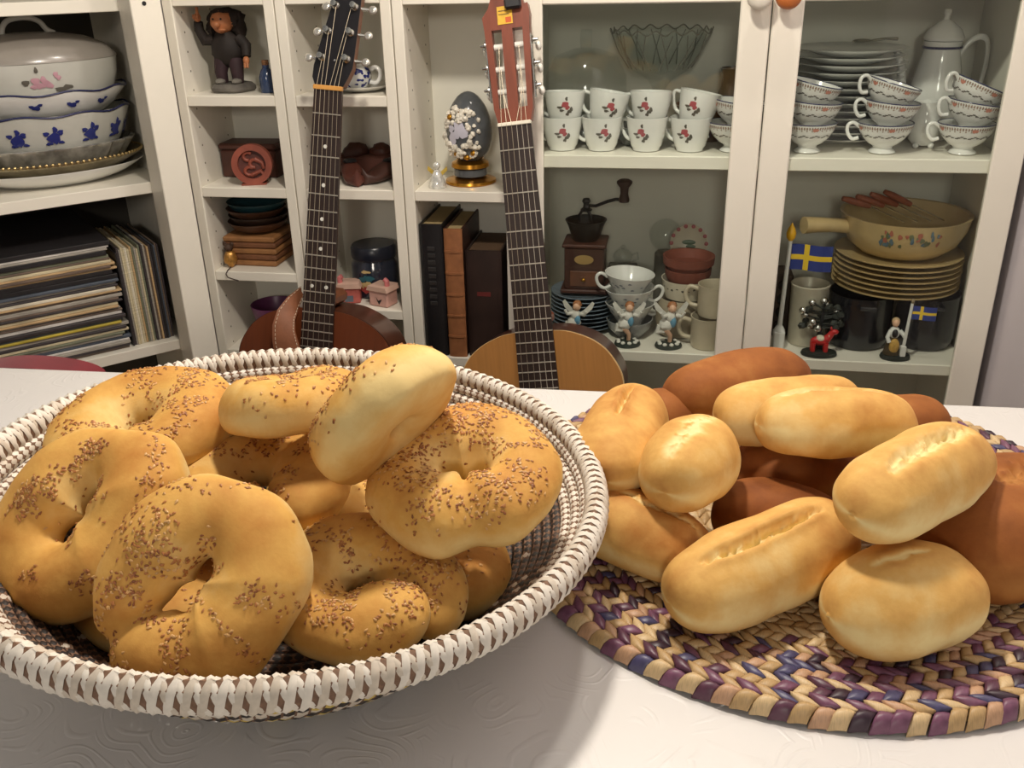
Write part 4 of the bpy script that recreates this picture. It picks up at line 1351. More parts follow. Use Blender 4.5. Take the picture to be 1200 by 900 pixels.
t = thing('wood_carving', 'dark carved wooden block at the tower back wall', 'carving', on(432, .128, .770))
MB().box(-.055, .055, -.022, .022, 0, .040, b=.006).ell((-.020, -.004, .044), (.026, .018, .016), 14, 8, lump=.3).ell((.028, 0, .042), (.022, .018, .018), 14, 8, lump=.3, seed=5).build('block', wood_d, t)
# dark jar with a painted label
t = thing('painted_jar', 'dark blue lidded glass jar with a painted flower label', 'jar', on(442, .100, .545))
jp = [(.040, 0), (.044, .003), (.046, .030), (.045, .062), (.040, .070)]
MB().lathe(jp + [(.040, .074), (.001, .074)], 36).build('jar_body', mat('dark_blue_glass', (30, 36, 50), rough=.15, coat=.5), t)
MB().lathe([(.0425, .0742), (.0435, .077), (.0435, .094), (.040, .099), (.001, .0995)], 36).build('lid', mat('dark_lid', (26, 30, 42), rough=.3), t)
for cm, blobs in ((mat('label_red', (168, 70, 66), rough=.4), ((-.10, .020, .010, .005), (.12, .022, .010, .005), (.0, .018, .008, .006))),
                  (mat('label_cream', (196, 170, 120), rough=.4), ((-.02, .030, .007, .005), (.1, .033, .005, .004), (.02, .055, .010, .003), (-.22, .026, .005, .008))),
                  (mat('label_teal', (40, 92, 104), rough=.4), ((-.15, .040, .008, .005), (.16, .042, .009, .006), (.02, .044, .007, .004)))):
    pt = MB()
    for q, (da, z, w, h) in enumerate(blobs):
        lathe_patch(pt, jp, R(-96) + da, z, w, h, seed=q)
    pt.build('label_print', cm, t)
# two pink candy houses
pinkm = mat('pink_clay', (206, 160, 148), rough=.5, var=.12, scale=60)
redm = mat('pink_red_clay', (176, 92, 84), rough=.5, var=.12, scale=60)
for i, (px, Y, rz, lab) in enumerate(((411, .045, R(12), 'small pink and red clay house beside the guitar neck'), (450, .035, R(-20), 'small pale pink clay house with a dark bird mark'))):
    t = thing('clay_house', lab, 'ornament', on(px, Y, .545), rz=rz, group='clay houses on a tower shelf')
    MB().box(-.021, .021, -.017, .017, 0, .030, b=.002).build('walls', pinkm if i else redm, t)
    MB().prism([(-.024, 0), (.024, 0), (.020, .009), (-.020, .009)], -.020, .020, M=T(0, 0, .0302, rx=R(90))).build('roof', mat('pale_roof', (214, 178, 160), rough=.5), t)
    MB().tube([(.014 if i else -.016, -.004, .038), (.014 if i else -.016, -.004, .048), (.009 if i else -.011, -.004, .051)], .005, 10).build('chimney', mat('chimney_pink', (206, 120, 120), rough=.5), t)
    if i:
        MB().add([(-.004, -.0176, .019), (.001, -.0176, .012), (.010, -.0176, .016), (.006, -.0176, .010), (.002, -.0176, .004), (-.002, -.0176, .012)], [(0, 5, 1), (1, 5, 4, 3), (1, 3, 2)]).build('bird_mark', BLACKM, t)
    else:
        MB().box(-.008, .008, -.0179, -.017, .004, .016, b=.0004).build('window', mat('house_window', (96, 104, 116), rough=.3), t)

# ================================================================ tower three
t = thing('decorated_egg', 'large grey glass egg with white flowers on a gilt stand', 'ornament', on(552, .078, .770))
MB().lathe([(.044, 0), (.046, .002), (.045, .006), (.030, .010), (.020, .012), (.001, .012)], 36).build('gilt_foot', GOLD, t)
greyg = mat('smoke_grey', (84, 88, 92), rough=.15, var=.2, coat=.5)
MB().lathe([(.024, .0115), (.030, .014), (.030, .026), (.026, .028), (.001, .028)], 32).build('drum', greyg, t)
MB().lathe([(.030, .0275), (.034, .029), (.033, .036), (.024, .041), (.001, .041)], 32).build('gilt_collar', GOLD, t)
ep = []
for i in range(19):
    a = math.pi * i / 18
    zz = -math.cos(a)
    ep.append((max(.001, .041 * math.sin(a) * (1 - .13 * zz)), .096 + .062 * zz))
MB().lathe(ep, 36).build('egg_shell', greyg, t)
fl = MB()
rnd = random.Random(21)
for i in range(150):
    a = rnd.gauss(R(-108), R(34)); zq = rnd.uniform(.050, .134)
    da = (a - R(-108)) / R(70); dz = (zq - .090) / .045
    d2 = da * da + dz * dz
    if d2 > 1.05 or d2 < .22: continue
    r = prof_r([(q[0], q[1]) for q in ep], zq)
    fl.ell((r * math.cos(a) * 1.02, r * math.sin(a) * 1.02, zq), (rnd.uniform(.003, .006),) * 3, 7, 5, lump=.5, seed=i)
fo = fl.build('white_flowers', mat('flower_white', (226, 220, 206), rough=.4, var=.25, scale=160), t); fo['kind'] = 'stuff'
fl = MB()
for i in range(9):
    a = R(-108) + rnd.uniform(-.3, .3); zq = rnd.uniform(.078, .110)
    lathe_patch(fl, [(q[0], q[1]) for q in ep], a, zq, rnd.uniform(.006, .010), rnd.uniform(.006, .010), seed=i, off=.0012)
fl.build('lilac_panel', mat('egg_lilac', (200, 198, 212), rough=.4), t)
fl = MB()
for a, zq in ((-2.1, .056), (-1.55, .050), (-1.2, .058), (-1.75, .128), (-2.4, .118)):
    r = prof_r([(q[0], q[1]) for q in ep], zq)
    fl.ell((r * math.cos(a) * 1.03, r * math.sin(a) * 1.03, zq), .005, 8, 6, lump=.4)
fl.build('gilt_leaves', GOLD, t)
t = thing('crystal_angel', 'tiny clear crystal angel with golden wings beside the egg', 'figurine', on(513, .032, .770))
clear = mat('cut_crystal', (214, 214, 208), rough=.08, metal=.25, var=.3, scale=150, coat=.8)
MB().lathe([(.016, 0), (.0165, .003), (.012, .016), (.007, .027), (.004, .031), (.001, .032)], 10).build('gown', clear, t)
MB().ell((0, 0, .038), .0068, 10, 8).build('head', clear, t)
for s_ in (-1, 1):
    MB().add([(s_ * .003, .003, .024), (s_ * .017, .004, .036), (s_ * .018, .004, .029), (s_ * .008, .004, .020), (s_ * .003, .006, .024), (s_ * .017, .006, .036), (s_ * .018, .006, .029), (s_ * .008, .006, .020)],
             [(0, 1, 2, 3), (4, 7, 6, 5), (0, 4, 5, 1), (1, 5, 6, 2), (2, 6, 7, 3), (3, 7, 4, 0)]).build('wing', mat('gold_wing', (226, 196, 96), rough=.3, metal=.5), t)
# books
def book(label, x0, w, d, h, y0, cover, page, bands=0, spine_m=None, rz=0.0, title=None):
    t = thing('old_book', label, 'book', (x0, y0, .4569), rz=rz, group='old books on the lowest tower shelf')
    MB().box(0, .0035, 0.004, d, 0, h, b=.0008).build('cover_board', cover, t)
    MB().box(w - .0035, w, 0.004, d, 0, h, b=.0008).build('cover_board', cover, t)
    sp = MB()
    n = 8
    arc = [(w / 2 - w / 2 * math.cos(math.pi * i / n), .004 - .004 * math.sin(math.pi * i / n)) for i in range(n + 1)]
    sp.prism(arc + [(w, .007), (0, .007)], 0, h)
    spn = sp.build('spine', spine_m or cover, t)
    MB().box(.0036, w - .0036, .0072, d - .004, .003, h - .004).build('pages', page, t)
    for k in range(bands):
        z = h * (k + 1) / (bands + 1)
        MB().prism([(w / 2 - (w / 2 + .0006) * math.cos(math.pi * i / n), .0035 - .0055 * math.sin(math.pi * i / n)) for i in range(n + 1)], z - .002, z + .002).build('raised_band', spine_m or cover, spn)
    return t, spn
pagem = mat('aged_pages', (176, 156, 112), rough=.8, var=.1, scale=200, stretch=(20, 1, 1))
lb = mat('black_leather', (24, 23, 26), rough=.4, var=.2, bump=.15, bscale=200)
t, sp = book('tall black leather book at the left end of the old books', -.1795, .043, .155, .252, .006, lb, pagem)
mb = MB()
for k in range(9):
    mb.box(.014, .028, -.0012, .0002, .10 + k * .013, .108 + k * .013, b=.001)
mb.build('embossed_title', mat('dark_emboss', (40, 38, 38), rough=.5), sp)
book('book with a tan leather spine and raised bands', -.1345, .034, .150, .245, .004, mat('brown_board', (66, 40, 30), rough=.5, var=.2), pagem, bands=5, spine_m=mat('tan_spine', (150, 98, 62), rough=.5, var=.18, scale=50))
t, sp = book('shorter thick dark book with a worn brown top', -.0975, .066, .140, .205, .010, mat('brown_black_leather', (46, 32, 28), rough=.45, var=.3, scale=20), mat('dark_pages', (92, 70, 50), rough=.8))
MB().box(.020, .045, -.0006, .0003, .120, .128).build('title_mark', mat('faded_red', (104, 40, 38), rough=.5), sp)
# ================================================================ display cabinet, upper left: rose cups and glass
SH1, SH0 = .833, .480
def make_cup(name, label, prof_o, prof_i, hnd, hr, cat='cup', group=None, m=None):
    t = thing(name, label, cat, group=group)
    MB().lathe(prof_o + prof_i, 40).build('cup_body', m or PORC, t)
    MB().tube(cr(hnd), hr[0] if isinstance(hr, list) else hr, 10).build('handle', m or PORC, t)
    return t
rose_o = [(.018, 0), (.0225, .001), (.0232, .005), (.0262, .009), (.0302, .025), (.0335, .042), (.0352, .056)]
rose_i = [(.0338, .0562), (.0318, .042), (.0284, .025), (.022, .012), (.001, .0105)]
rose = make_cup('rose_cup', 'x', rose_o, rose_i, [(.031, 0, .047), (.042, 0, .049), (.047, 0, .045), (.045, 0, .033), (.038, 0, .020), (.028, 0, .015)], [.0032, .003, .003, .0028, .0028, .003], group='rose pattern cups in the display cabinet')
pt = MB()
for q, (da, z, w, h) in enumerate(((0, .036, .0055, .005), (.10, .031, .004, .004), (-.12, .034, .003, .003))):
    lathe_patch(pt, rose_o, da, z, w, h, seed=q)
pt.build('rose_print', ROSE_RED, rose)
pt = MB()
for q, (da, z, w, h) in enumerate(((-.30, .031, .005, .0022), (-.2, .026, .004, .0022), (.22, .024, .004, .003), (.32, .028, .003, .004), (.12, .020, .003, .003), (.05, .045, .0022, .0034))):
    lathe_patch(pt, rose_o, da, z, w, h, seed=q)
pt.build('leaf_print', LEAF_GREY, rose)
first = True
cols = [(659, R(170), R(-82), 'at the cabinet side'), (705, R(178), R(-78), 'second from the cabinet side'), (757, R(158), R(-105), 'third from the cabinet side'), (808, R(158), R(-108), 'next to the flowered cups')]
for ci, (px, hang, dang, where) in enumerate(cols):
    for lv in (0, 1):
        c = rose if first else copy_tree(rose)
        first = False
        c['label'] = ('lower' if lv == 0 else 'upper tilted') + ' white rose-pattern cup of the stacked pair ' + where
        Y = .064
        x = x_at(px, Y, SH1) + (.004 if lv else 0)
        tl = (0, R(9), R(2), R(11))[ci] if lv else 0
        if ci == 2 and lv: tl = R(1)
        c.matrix_world = Matrix.Translation((x, Y, SH1 + .0004 + lv * .041)) @ Matrix.Rotation(tl, 4, 'Y') @ Matrix.Rotation(-R(4) * lv, 4, 'X') @ Matrix.Rotation(dang if True else 0, 4, 'Z')
        # turn the handle to its own side
        for ch in c.children:
            if ch.name.startswith('handle'):
                ch.rotation_euler = (0, 0, hang - dang)
# flowered cups on pedestal feet, two at the left door and nine behind the right door
bl_o = [(.019, 0), (.0215, .0015), (.0205, .004), (.0150, .008), (.0155, .011), (.024, .016), (.0335, .025), (.0400, .036), (.0435, .048)]
bl_i = [(.0422, .0484), (.0385, .036), (.032, .0265), (.022, .018), (.001, .014)]
blue = make_cup('flowered_cup', 'x', bl_o, bl_i, [(.038, 0, .040), (.050, 0, .048), (.0585, 0, .044), (.058, 0, .032), (.050, 0, .022), (.040, 0, .024)], .0030, group='flowered cups with blue rims in the display cabinet')
MB().tube([(.0431 * math.cos(a), .0431 * math.sin(a), .0485) for a in [2 * math.pi * i / 48 for i in range(48)]], .0009, 6, closed=True).build('blue_rim', NAVY, blue)
pt = MB()
bandm = mat('print_band', (150, 128, 112), rough=.3)
for i in range(64):
    a = 2 * math.pi * i / 64
    lathe_patch(pt, bl_o, a, .0435, .0014, .0026, seed=i)
    if i % 2: lathe_patch(pt, bl_o, a, .0395, .0012, .001, seed=i)
pt.build('patterned_band', bandm, blue)
pt = MB()
for i in range(12):
    a = 2 * math.pi * i / 12
    for q, (da, z) in enumerate(((0, .030), (.12, .0315), (.24, .0295), (-.1, .0285))):
        lathe_patch(pt, bl_o, a + da, z, .0028, .0012, seed=q)
pt.build('garland', LEAF_GREY, blue)
pt = MB()
for a in (-2.2, -1.2, .3, 1.6):
    lathe_patch(pt, bl_o, a, .0415, .0050, .0032, seed=a)
pt.build('coral_flower', mat('coral_print', (196, 128, 108), rough=.3), blue)
first = True
stacks = [(945, .064, 3, 'beside the door stile', (0, R(4), R(13)), R(186)), (1033, .064, 3, 'in the middle of the shelf', (0, R(5), R(16)), R(182)), (1127, .064, 3, 'beside the cabinet end', (0, R(8), R(22)), R(182)), (858, .064, 2, 'at the end of the rose cups', (0, R(6)), R(176))]
lvn = ['lowest', 'middle', 'tilted topmost']
for px, Y, n_, where, tilts, ha in stacks:
    zo = 0.0; xo = 0.0
    for lv in range(n_):
        c = blue if first else copy_tree(blue)
        first = False
        c['label'] = (lvn[lv] if n_ == 3 else ('lower', 'upper')[lv]) + ' blue-rimmed flowered cup of the stack ' + where
        x = x_at(px, Y, SH1) + xo
        c.matrix_world = Matrix.Translation((x, Y, SH1 + .0004 + zo)) @ Matrix.Rotation(tilts[lv], 4, 'Y') @ Matrix.Rotation(ha + .15 * lv, 4, 'Z')
        zo += .0335 if lv == 0 else .030
        xo += .002 if lv == 0 else -.010 if tilts[-1] > .2 else -.004

# glass dome dish, cut glass bowls behind the cups
def cglass(name, label, cat, px, Y, prof, n=40, wob=None, m=CRYSTAL, sx=1, sy=1, zb_=SH1):
    t = thing(name, label, cat, on(px, Y, zb_), group=None)
    MB().lathe(prof, n, wob=wob, sx=sx, sy=sy).build('glass', m, t)
    return t
darkglass = mat('grey_glass', (92, 98, 92), rough=.12, metal=.15, var=.3, scale=30, coat=.6)
t = cglass('cake_dome', 'clear glass cake dome with a square knob behind the rose cups', 'cake dome', 686, .190, [(.070, 0), (.074, .003), (.074, .020), (.068, .034), (.001, .034)], m=darkglass)
MB().lathe([(.072, .0345), (.074, .060), (.072, .110), (.056, .142), (.020, .154), (.001, .155)], 40).build('dome', CRYSTAL, t)
MB().box(-.010, .010, -.010, .010, .154, .186, b=.002).build('knob', CRYSTAL, t)
t = cglass('cut_glass_bowl', 'scalloped cut glass bowl behind the upper rose cups', 'bowl', 770, .195, [(.042, 0), (.044, .004), (.016, .014), (.012, .085), (.022, .100), (.052, .118), (.072, .146), (.088, .182), (.085, .183), (.068, .146), (.048, .122), (.001, .108)], n=72, wob=lambda a, z: 1 + .025 * math.sin(12 * a) * (z > .10) + .012 * math.sin(36 * a) * (z > .15), m=CRYSTAL)
mb = MB()
for i in range(24):
    a = 2 * math.pi * i / 24
    mb.tube([(.056 * math.cos(a), .056 * math.sin(a), .121), (.0735 * math.cos(a + .12 * (-1) ** i), .0735 * math.sin(a + .12 * (-1) ** i), .147), (.0875 * math.cos(a + .24 * (-1) ** i), .0875 * math.sin(a + .24 * (-1) ** i), .179)], .0010, 5)
mb.build('cut_lines', mat('cut_line', (150, 148, 136), rough=.2), t)
rimpts = [((.0875 + .0022 * math.sin(12 * a)) * math.cos(a), (.0875 + .0022 * math.sin(12 * a)) * math.sin(a), .183 + .004 * math.sin(18 * a)) for a in [2 * math.pi * i / 144 for i in range(144)]]
MB().tube(rimpts, .0012, 6, closed=True).build('scalloped_rim', mat('cut_line', (150, 148, 136)), t)
t = cglass('brown_bowl', 'brownish ribbed glass bowl behind the end rose cups', 'bowl', 826, .170, [(.030, 0), (.036, .008), (.050, .040), (.058, .062), (.055, .062), (.045, .040), (.001, .020)], n=60, wob=lambda a, z: 1 + .02 * math.sin(20 * a), m=mat('brown_glass', (110, 92, 78), rough=.15, var=.2, coat=.5))
t = cglass('grey_dish', 'low grey glass dish behind the middle rose cups', 'dish', 745, .125, [(.028, 0), (.034, .004), (.050, .030), (.052, .034), (.049, .033), (.030, .008), (.001, .007)], m=darkglass)
t = cglass('glass_jug', 'dark glass jug in the back corner near the door stile', 'jug', 858, .215, [(.030, 0), (.034, .006), (.036, .060), (.028, .085), (.026, .105), (.030, .118), (.027, .118), (.024, .10), (.001, .02)], m=mat('brown_glass2', (84, 74, 66), rough=.15, var=.2, coat=.5))
MB().tube([(.033, 0, .090), (.052, 0, .088), (.054, 0, .060), (.035, 0, .040)], .004, 8).build('handle', darkglass, t)

# ================================================================ upper right: plates, coffee pot, creamer
pl_prof = [(.050, 0), (.054, .001), (.060, .004), (.092, .0115), (.0945, .0128), (.092, .0132), (.060, .0062), (.001, .0045)]
plate = MB().lathe(pl_prof, 48).build('dinner_plate', PORC)
zt = SH1 + .0004
k = 0
Yp = .186
xp = x_at(990, Yp, SH1 + .08)
while zt < .985:
    o = plate if k == 0 else plate.copy()
    if k: COL.objects.link(o)
    o.location = (xp + .003 * math.sin(k * 2.1), Yp, zt)
    tag(o, ORD[k] + ' white dinner plate up from the shelf behind the flowered cups', 'plate', 'white plates stacked in the display cabinet')
    zt += .0118; k += 1
t = thing('silver_spoon', 'small silver spoon lying on the white plate stack', 'spoon', (xp + .022, Yp + .02, zt + .005), rz=R(10))
MB().ell((0, 0, .003), (.018, .011, .004), 14, 8).build('bowl', SILVER, t)
MB().tube([(.016, 0, .003), (.04, 0, .006), (.060, 0, .005)], [.0025, .002, .003], 8).build('handle', SILVER, t)
t = thing('coffee_pot', 'tall white coffee pot with a blue band behind the flowered cups', 'coffee pot', M=Matrix.Translation(on(1087, .200, SH1)) @ Matrix.Diagonal((.80, .80, 1.06, 1)))
cp_ = [(.040, 0), (.044, .003), (.050, .020), (.056, .050), (.052, .085), (.042, .118), (.036, .140), (.038, .152)]
MB().lathe(cp_ + [(.034, .153), (.001, .153)], 40).build('pot_body', PORC, t)
lid = MB().lathe([(.039, .1535), (.041, .157), (.032, .170), (.016, .180), (.006, .184), (.005, .189), (.008, .194), (.007, .199), (.001, .201)], 32).build('lid', PORC, t)
MB().tube(cr([(.036, 0, .128), (.050, 0, .148), (.070, 0, .158), (.088, 0, .150), (.092, 0, .110), (.080, 0, .066), (.054, 0, .046)]), .0050, 10).build('handle', PORC, t)
MB().tube([(-.050, 0, .055), (-.070, 0, .080), (-.078, 0, .115), (-.092, 0, .138)], [.013, .010, .008, .006], 12).build('spout', PORC, t)
MB().tube([(.0385 * math.cos(a), .0385 * math.sin(a), .143) for a in [2 * math.pi * i / 40 for i in range(40)]], .0020, 6, closed=True).build('blue_band', NAVY, t)
t = thing('creamer', 'white footed cream jug between two stacks of flowered cups', 'jug', on(1079, .118, SH1))
MB().lathe([(.014, .004), (.022, .012), (.026, .030), (.022, .052), (.018, .062), (.021, .074), (.019, .074), (.016, .060), (.001, .030)], 32).build('jug_body', PORC, t)
for a in (-2.3, -.84, 1.57):
    MB().ell((.018 * math.cos(a), .018 * math.sin(a), .0045), (.0055, .0055, .0048), 10, 7).build('foot', PORC, t)

# ================================================================ lower left shelf
bluep = mat('blue_grey_plate', (112, 124, 136), rough=.25, var=.15, scale=40, coat=.3)
pl2 = [(.034, 0), (.037, .001), (.052, .006), (.064, .0105), (.062, .0115), (.050, .0078), (.001, .0045)]
bpl = MB().lathe(pl2, 44).build('blue_plate', bluep)
zt = SH0 + .0004
xp, Yp = x_at(684, .135, SH0), .135
for k in range(9):
    o = bpl if k == 0 else bpl.copy()
    if k: COL.objects.link(o)
    o.location = (xp, Yp, zt)
    tag(o, ORD[k] + ' blue-grey plate up from the shelf under the coffee grinder', 'plate', 'blue-grey plates under the coffee grinder')
    zt += .0080
zt += .004
t = thing('coffee_grinder', 'old brown coffee grinder with a crank handle on blue plates', 'coffee grinder', (xp + .002, Yp + .002, zt + .0004))
MB().box(-.044, .044, -.040, .040, 0, .008, b=.002).build('base_board', wood_d, t)
MB().box(-.037, .037, -.034, .034, .0082, .088, b=.002).build('box_body', mat('grinder_wood', (66, 40, 31), rough=.5, var=.2, scale=20), t)
MB().box(-.041, .041, -.038, .038, .0882, .095, b=.002).build('top_board', wood_d, t)
dr = MB().box(-.026, .026, -.0365, -.034, .014, .044, b=.001).build('drawer', mat('grinder_drawer', (104, 66, 46), rough=.5, var=.2), t)
MB().ell((0, -.041, .029), .0045, 10, 7).build('drawer_knob', GOLD, dr)
MB().lathe([(.018, 0), (.018, .001), (.001, .0012)], 24, sx=1.0, sy=.5, M=T(0, -.0342, .066, rx=R(90))).build('oval_badge', mat('brass_badge', (176, 146, 92), rough=.4, metal=.3), t)
MB().lathe([(.022, .0952), (.026, .100), (.034, .124), (.039, .134), (.037, .134), (.030, .118), (.001, .105)], 32).build('hopper', mat('grinder_iron', (40, 40, 40), rough=.35, metal=.5), t)
MB().tube([(-.012, 0, .128), (-.014, 0, .140), (-.006, 0, .152)], .0028, 8).build('bracket', BLACKM, t)
MB().tube([(.010, 0, .128), (.008, 0, .142), (.002, 0, .152)], .0028, 8).build('bracket', BLACKM, t)
MB().lathe([(.010, .150), (.011, .153), (.006, .157), (.005, .163), (.008, .168), (.006, .173), (.001, .174)], 18).build('crank_hub', BLACKM, t)
crk = MB().tube([(0, 0, .160), (.018, -.002, .160), (.040, -.006, .170), (.055, -.010, .175), (.068, -.012, .175)], .0030, 8).build('crank_arm', BLACKM, t)
MB().lathe([(.009, .171), (.010, .175), (.007, .186), (.008, .197), (.014, .205), (.014, .209), (.009, .212), (.001, .213)], 20, M=T(.070, -.012, 0)).build('crank_knob', mat('knob_wood', (62, 40, 32), rough=.5), crk)
# three teacups in a stack
c3o = [(.019, 0), (.022, .001), (.0225, .004), (.030, .016), (.040, .032), (.0465, .044)]
c3i = [(.0452, .0442), (.0385, .032), (.028, .0165), (.018, .007), (.001, .006)]
whc = make_cup('teacup', 'x', c3o, c3i, [(.041, 0, .036), (.054, 0, .043), (.062, 0, .036), (.058, 0, .022), (.046, 0, .014), (.034, 0, .019)], .0032, group='teacups stacked before the coffee grinder')
pt = MB()
for i in range(30):
    a = 2 * math.pi * random.random()
    lathe_patch(pt, c3o, a, random.uniform(.015, .036), .0035, .0018, seed=i)
pt.build('grey_print', mat('print_grey_blue', (120, 126, 140), rough=.3), whc)
zz = SH0 + .0004
tm_ = [('lowest teacup with a dark handle side turned to the terracotta pots', R(20), 0), ('middle teacup of three with its handle towards the pots', R(10), R(-2)), ('topmost wide white teacup with its handle towards the grinder', R(195), R(4))]
t = thing('saucer', 'grey patterned saucer bowl carrying the three stacked teacups', 'saucer', on(737, .095, SH0))
MB().lathe([(.022, 0), (.026, .001), (.040, .018), (.044, .034), (.042, .034), (.036, .018), (.02, .006), (.001, .005)], 36).build('bowl', mat('grey_porcelain', (150, 152, 152), rough=.25, var=.15, scale=60, coat=.3), t)
zz += .0225
for k, (lab, ha, tl) in enumerate(tm_):
    c = whc if k == 0 else copy_tree(whc)
    c['label'] = lab
    c.matrix_world = Matrix.Translation((x_at(737 - 3 * (k == 2), .095, SH0), .095, zz)) @ Matrix.Rotation(tl, 4, 'Y') @ Matrix.Rotation(ha, 4, 'Z')
    zz += .0255 + (.003 if k == 0 else .002)
# angel figurines
gown = mat('angel_white', (222, 220, 212), rough=.4, var=.08, scale=80)
sash = mat('angel_blue', (108, 160, 190), rough=.4, var=.1)
hairb = mat('angel_hair', (158, 104, 66), rough=.5, var=.2)
facem = mat('angel_face', (222, 178, 148), rough=.5)
def angel(label, px, Y, zb_, rz, s=1.0, lean=0.0):
    t = thing('angel_figurine', label, 'figurine', M=Matrix.Translation(on(px, Y, zb_)) @ Matrix.Rotation(rz, 4, 'Z') @ Matrix.Scale(s, 4), group='angel figurines on the lower cabinet shelf')
    MB().lathe([(.022, 0), (.024, .003), (.022, .008), (.012, .010), (.001, .010)], 20, sy=.8).build('base', mat('angel_base', (44, 52, 46), rough=.6, var=.3), t)
    mb = MB()
    for q in range(9):
        a = 2 * math.pi * q / 9
        mb.ell((.017 * math.cos(a), .013 * math.sin(a) - .002, .009), (.0042, .0042, .003), 7, 5)
    mb.build('white_blossoms', gown, t)
    MB().tube([(.002, 0, .006), (.002, -.002, .022), (-.006, -.004, .034)], [.0035, .004, .005], 9).build('legs', facem, t)
    b = MB().ell((-.006, 0, .042), (.013, .010, .012), 14, 9, lump=.2).ell((-.002 + lean, -.002, .056), (.009, .007, .011), 12, 8)
    b.tube([(-.016, 0, .040), (-.020, 0, .030), (-.008, -.002, .030)], [.006, .006, .004], 9)
    b.build('gown', gown, t)
    MB().ell((.002 + lean, -.006, .048), (.006, .004, .010), 10, 7).build('blue_sash', sash, t)
    hd_ = MB().ell((0 + lean, -.003, .073), (.0075, .0075, .008), 14, 9).build('head', facem, t)
    MB().ell((0 + lean, .000, .0765), (.0085, .0082, .0075), 14, 9, lump=.2).build('hair', hairb, hd_)
    for s_ in (-1, 1):
        pts = [(s_ * .004 + lean, .004, .058), (s_ * .014 + lean, .007, .066), (s_ * .026 + lean, .008, .080), (s_ * .030 + lean, .008, .076), (s_ * .026 + lean, .008, .066), (s_ * .014 + lean, .007, .054)]
        MB().add(pts + [(x, y + .003, z) for x, y, z in pts], [(0, 1, 4, 5), (1, 2, 3, 4), (6, 11, 10, 7), (7, 10, 9, 8), (0, 6, 7, 1), (1, 7, 8, 2), (2, 8, 9, 3), (3, 9, 10, 4), (4, 10, 11, 5), (5, 11, 6, 0)]).build('wing', gown, t)
        MB().tube([(s_ * .008 + lean, -.004, .060), (s_ * .016 + lean, -.010, .060), (s_ * .020 + lean, -.012, .068)], [.0038, .003, .0025], 8).build('arm', gown, t)
    return t
angel('white angel figurine standing by the blue plates behind the guitar', 676, .042, SH0, R(-8), 1.0)
angel('white angel figurine kneeling in front of the teacup stack', 735, .042, SH0, R(6), 1.02, .002)
angel('white angel figurine on a blossom base before the beige jar', 783, .042, SH0, R(10), 1.05, .003)
# pots behind them
t = thing('beige_jar', 'round beige stoneware jar beneath the white pot', 'jar', on(795, .120, SH0))
MB().lathe([(.036, 0), (.040, .003), (.046, .030), (.044, .060), (.040, .072), (.037, .072), (.04, .04), (.001, .012)], 36).build('jar_body', mat('stoneware', (170, 158, 136), rough=.5, var=.12, scale=30), t)
t = thing('white_pot', 'white flower pot with a dark dotted band on the beige jar', 'pot', on(800, .120, SH0, .0735))
wp = [(.034, 0), (.038, .001), (.042, .018), (.0455, .036)]
MB().lathe(wp + [(.043, .036), (.036, .012), (.001, .010)], 36).build('pot_body', PORC_W, t)
pt = MB()
for i in range(26):
    lathe_patch(pt, wp, 2 * math.pi * i / 26, .022 + .003 * (i % 3 == 0), .0026, .0012 + .001 * (i % 2), seed=i)
pt.build('dotted_band', LEAF_GREY, t)
terrac = mat('terracotta', (120, 62, 46), rough=.7, var=.12, scale=40)
t = thing('terracotta_pot', 'terracotta pot nested in the white dotted pot', 'pot', on(802, .120, SH0, .0995))
MB().lathe([(.030, 0), (.034, .001), (.042, .018), (.0430, .030), (.040, .030), (.032, .010), (.001, .008)], 36).build('pot_body', terrac, t)
t = thing('terracotta_pot', 'upper terracotta pot with a wide rim under the round tin', 'pot', on(802, .120, SH0, .1225))
MB().lathe([(.033, 0), (.036, .001), (.040, .014), (.0465, .0155), (.0475, .030), (.044, .030), (.037, .014), (.001, .008)], 36).build('pot_body', terrac, t)
t = thing('round_plate', 'round picture plate with a red rim leaning behind the terracotta pots', 'plate', (x_at(806, .205, .60), .205, SH0 + .0004))
PM = T(0, 0, .150, rx=R(78))
MB().box(-.03, .03, -.02, .02, 0, .116, b=.003).build('support_box', wood_d, t)
MB().lathe([(.020, -.004), (.030, -.001), (.036, .003), (.034, .004), (.028, .001), (.001, .001)], 36, M=PM).build('dish', PORC_W, t)
mb = MB()
for i in range(14):
    a = 2 * math.pi * i / 14
    mb.ell((.033 * math.cos(a), .033 * math.sin(a), .004), (.0042, .0042, .001), 8, 5, M=PM)
mb.build('red_rim_print', ROSE_RED, t)
mb = MB().ell((0, .002, .0025), (.014, .005, .0008), 12, 5, M=PM).ell((.004, -.006, .0025), (.010, .004, .0008), 12, 5, M=PM)
mb.build('green_print', mat('plate_green', (84, 110, 84), rough=.4), t)
# beige mugs
mgm = mat('beige_mug', (200, 188, 164), rough=.4, var=.08, scale=40, coat=.2)
mo = [(.026, 0), (.029, .001), (.031, .010), (.0305, .052), (.032, .058)]
mg = make_cup('beige_mug', 'lower beige mug with a brown spot beside the door stile', mo, [(.0300, .058), (.0285, .050), (.028, .010), (.001, .006)], [(.029, 0, .046), (.046, 0, .050), (.053, 0, .036), (.046, 0, .018), (.029, 0, .014)], .0042, group='beige mugs stacked by the door stile', m=mgm)
pt = MB(); lathe_patch(pt, mo, R(-168 + 180 - 100), .030, .006, .008); lathe_patch(pt, mo, R(-88), .028, .005, .007)
pt.build('brown_spot', mat('mug_brown', (110, 70, 52), rough=.4), mg)
mg.matrix_world = Matrix.Translation(on(828, .058, SH0)) @ Matrix.Rotation(R(176), 4, 'Z')
m2 = copy_tree(mg, 'upper beige mug standing on another mug beside the door stile')
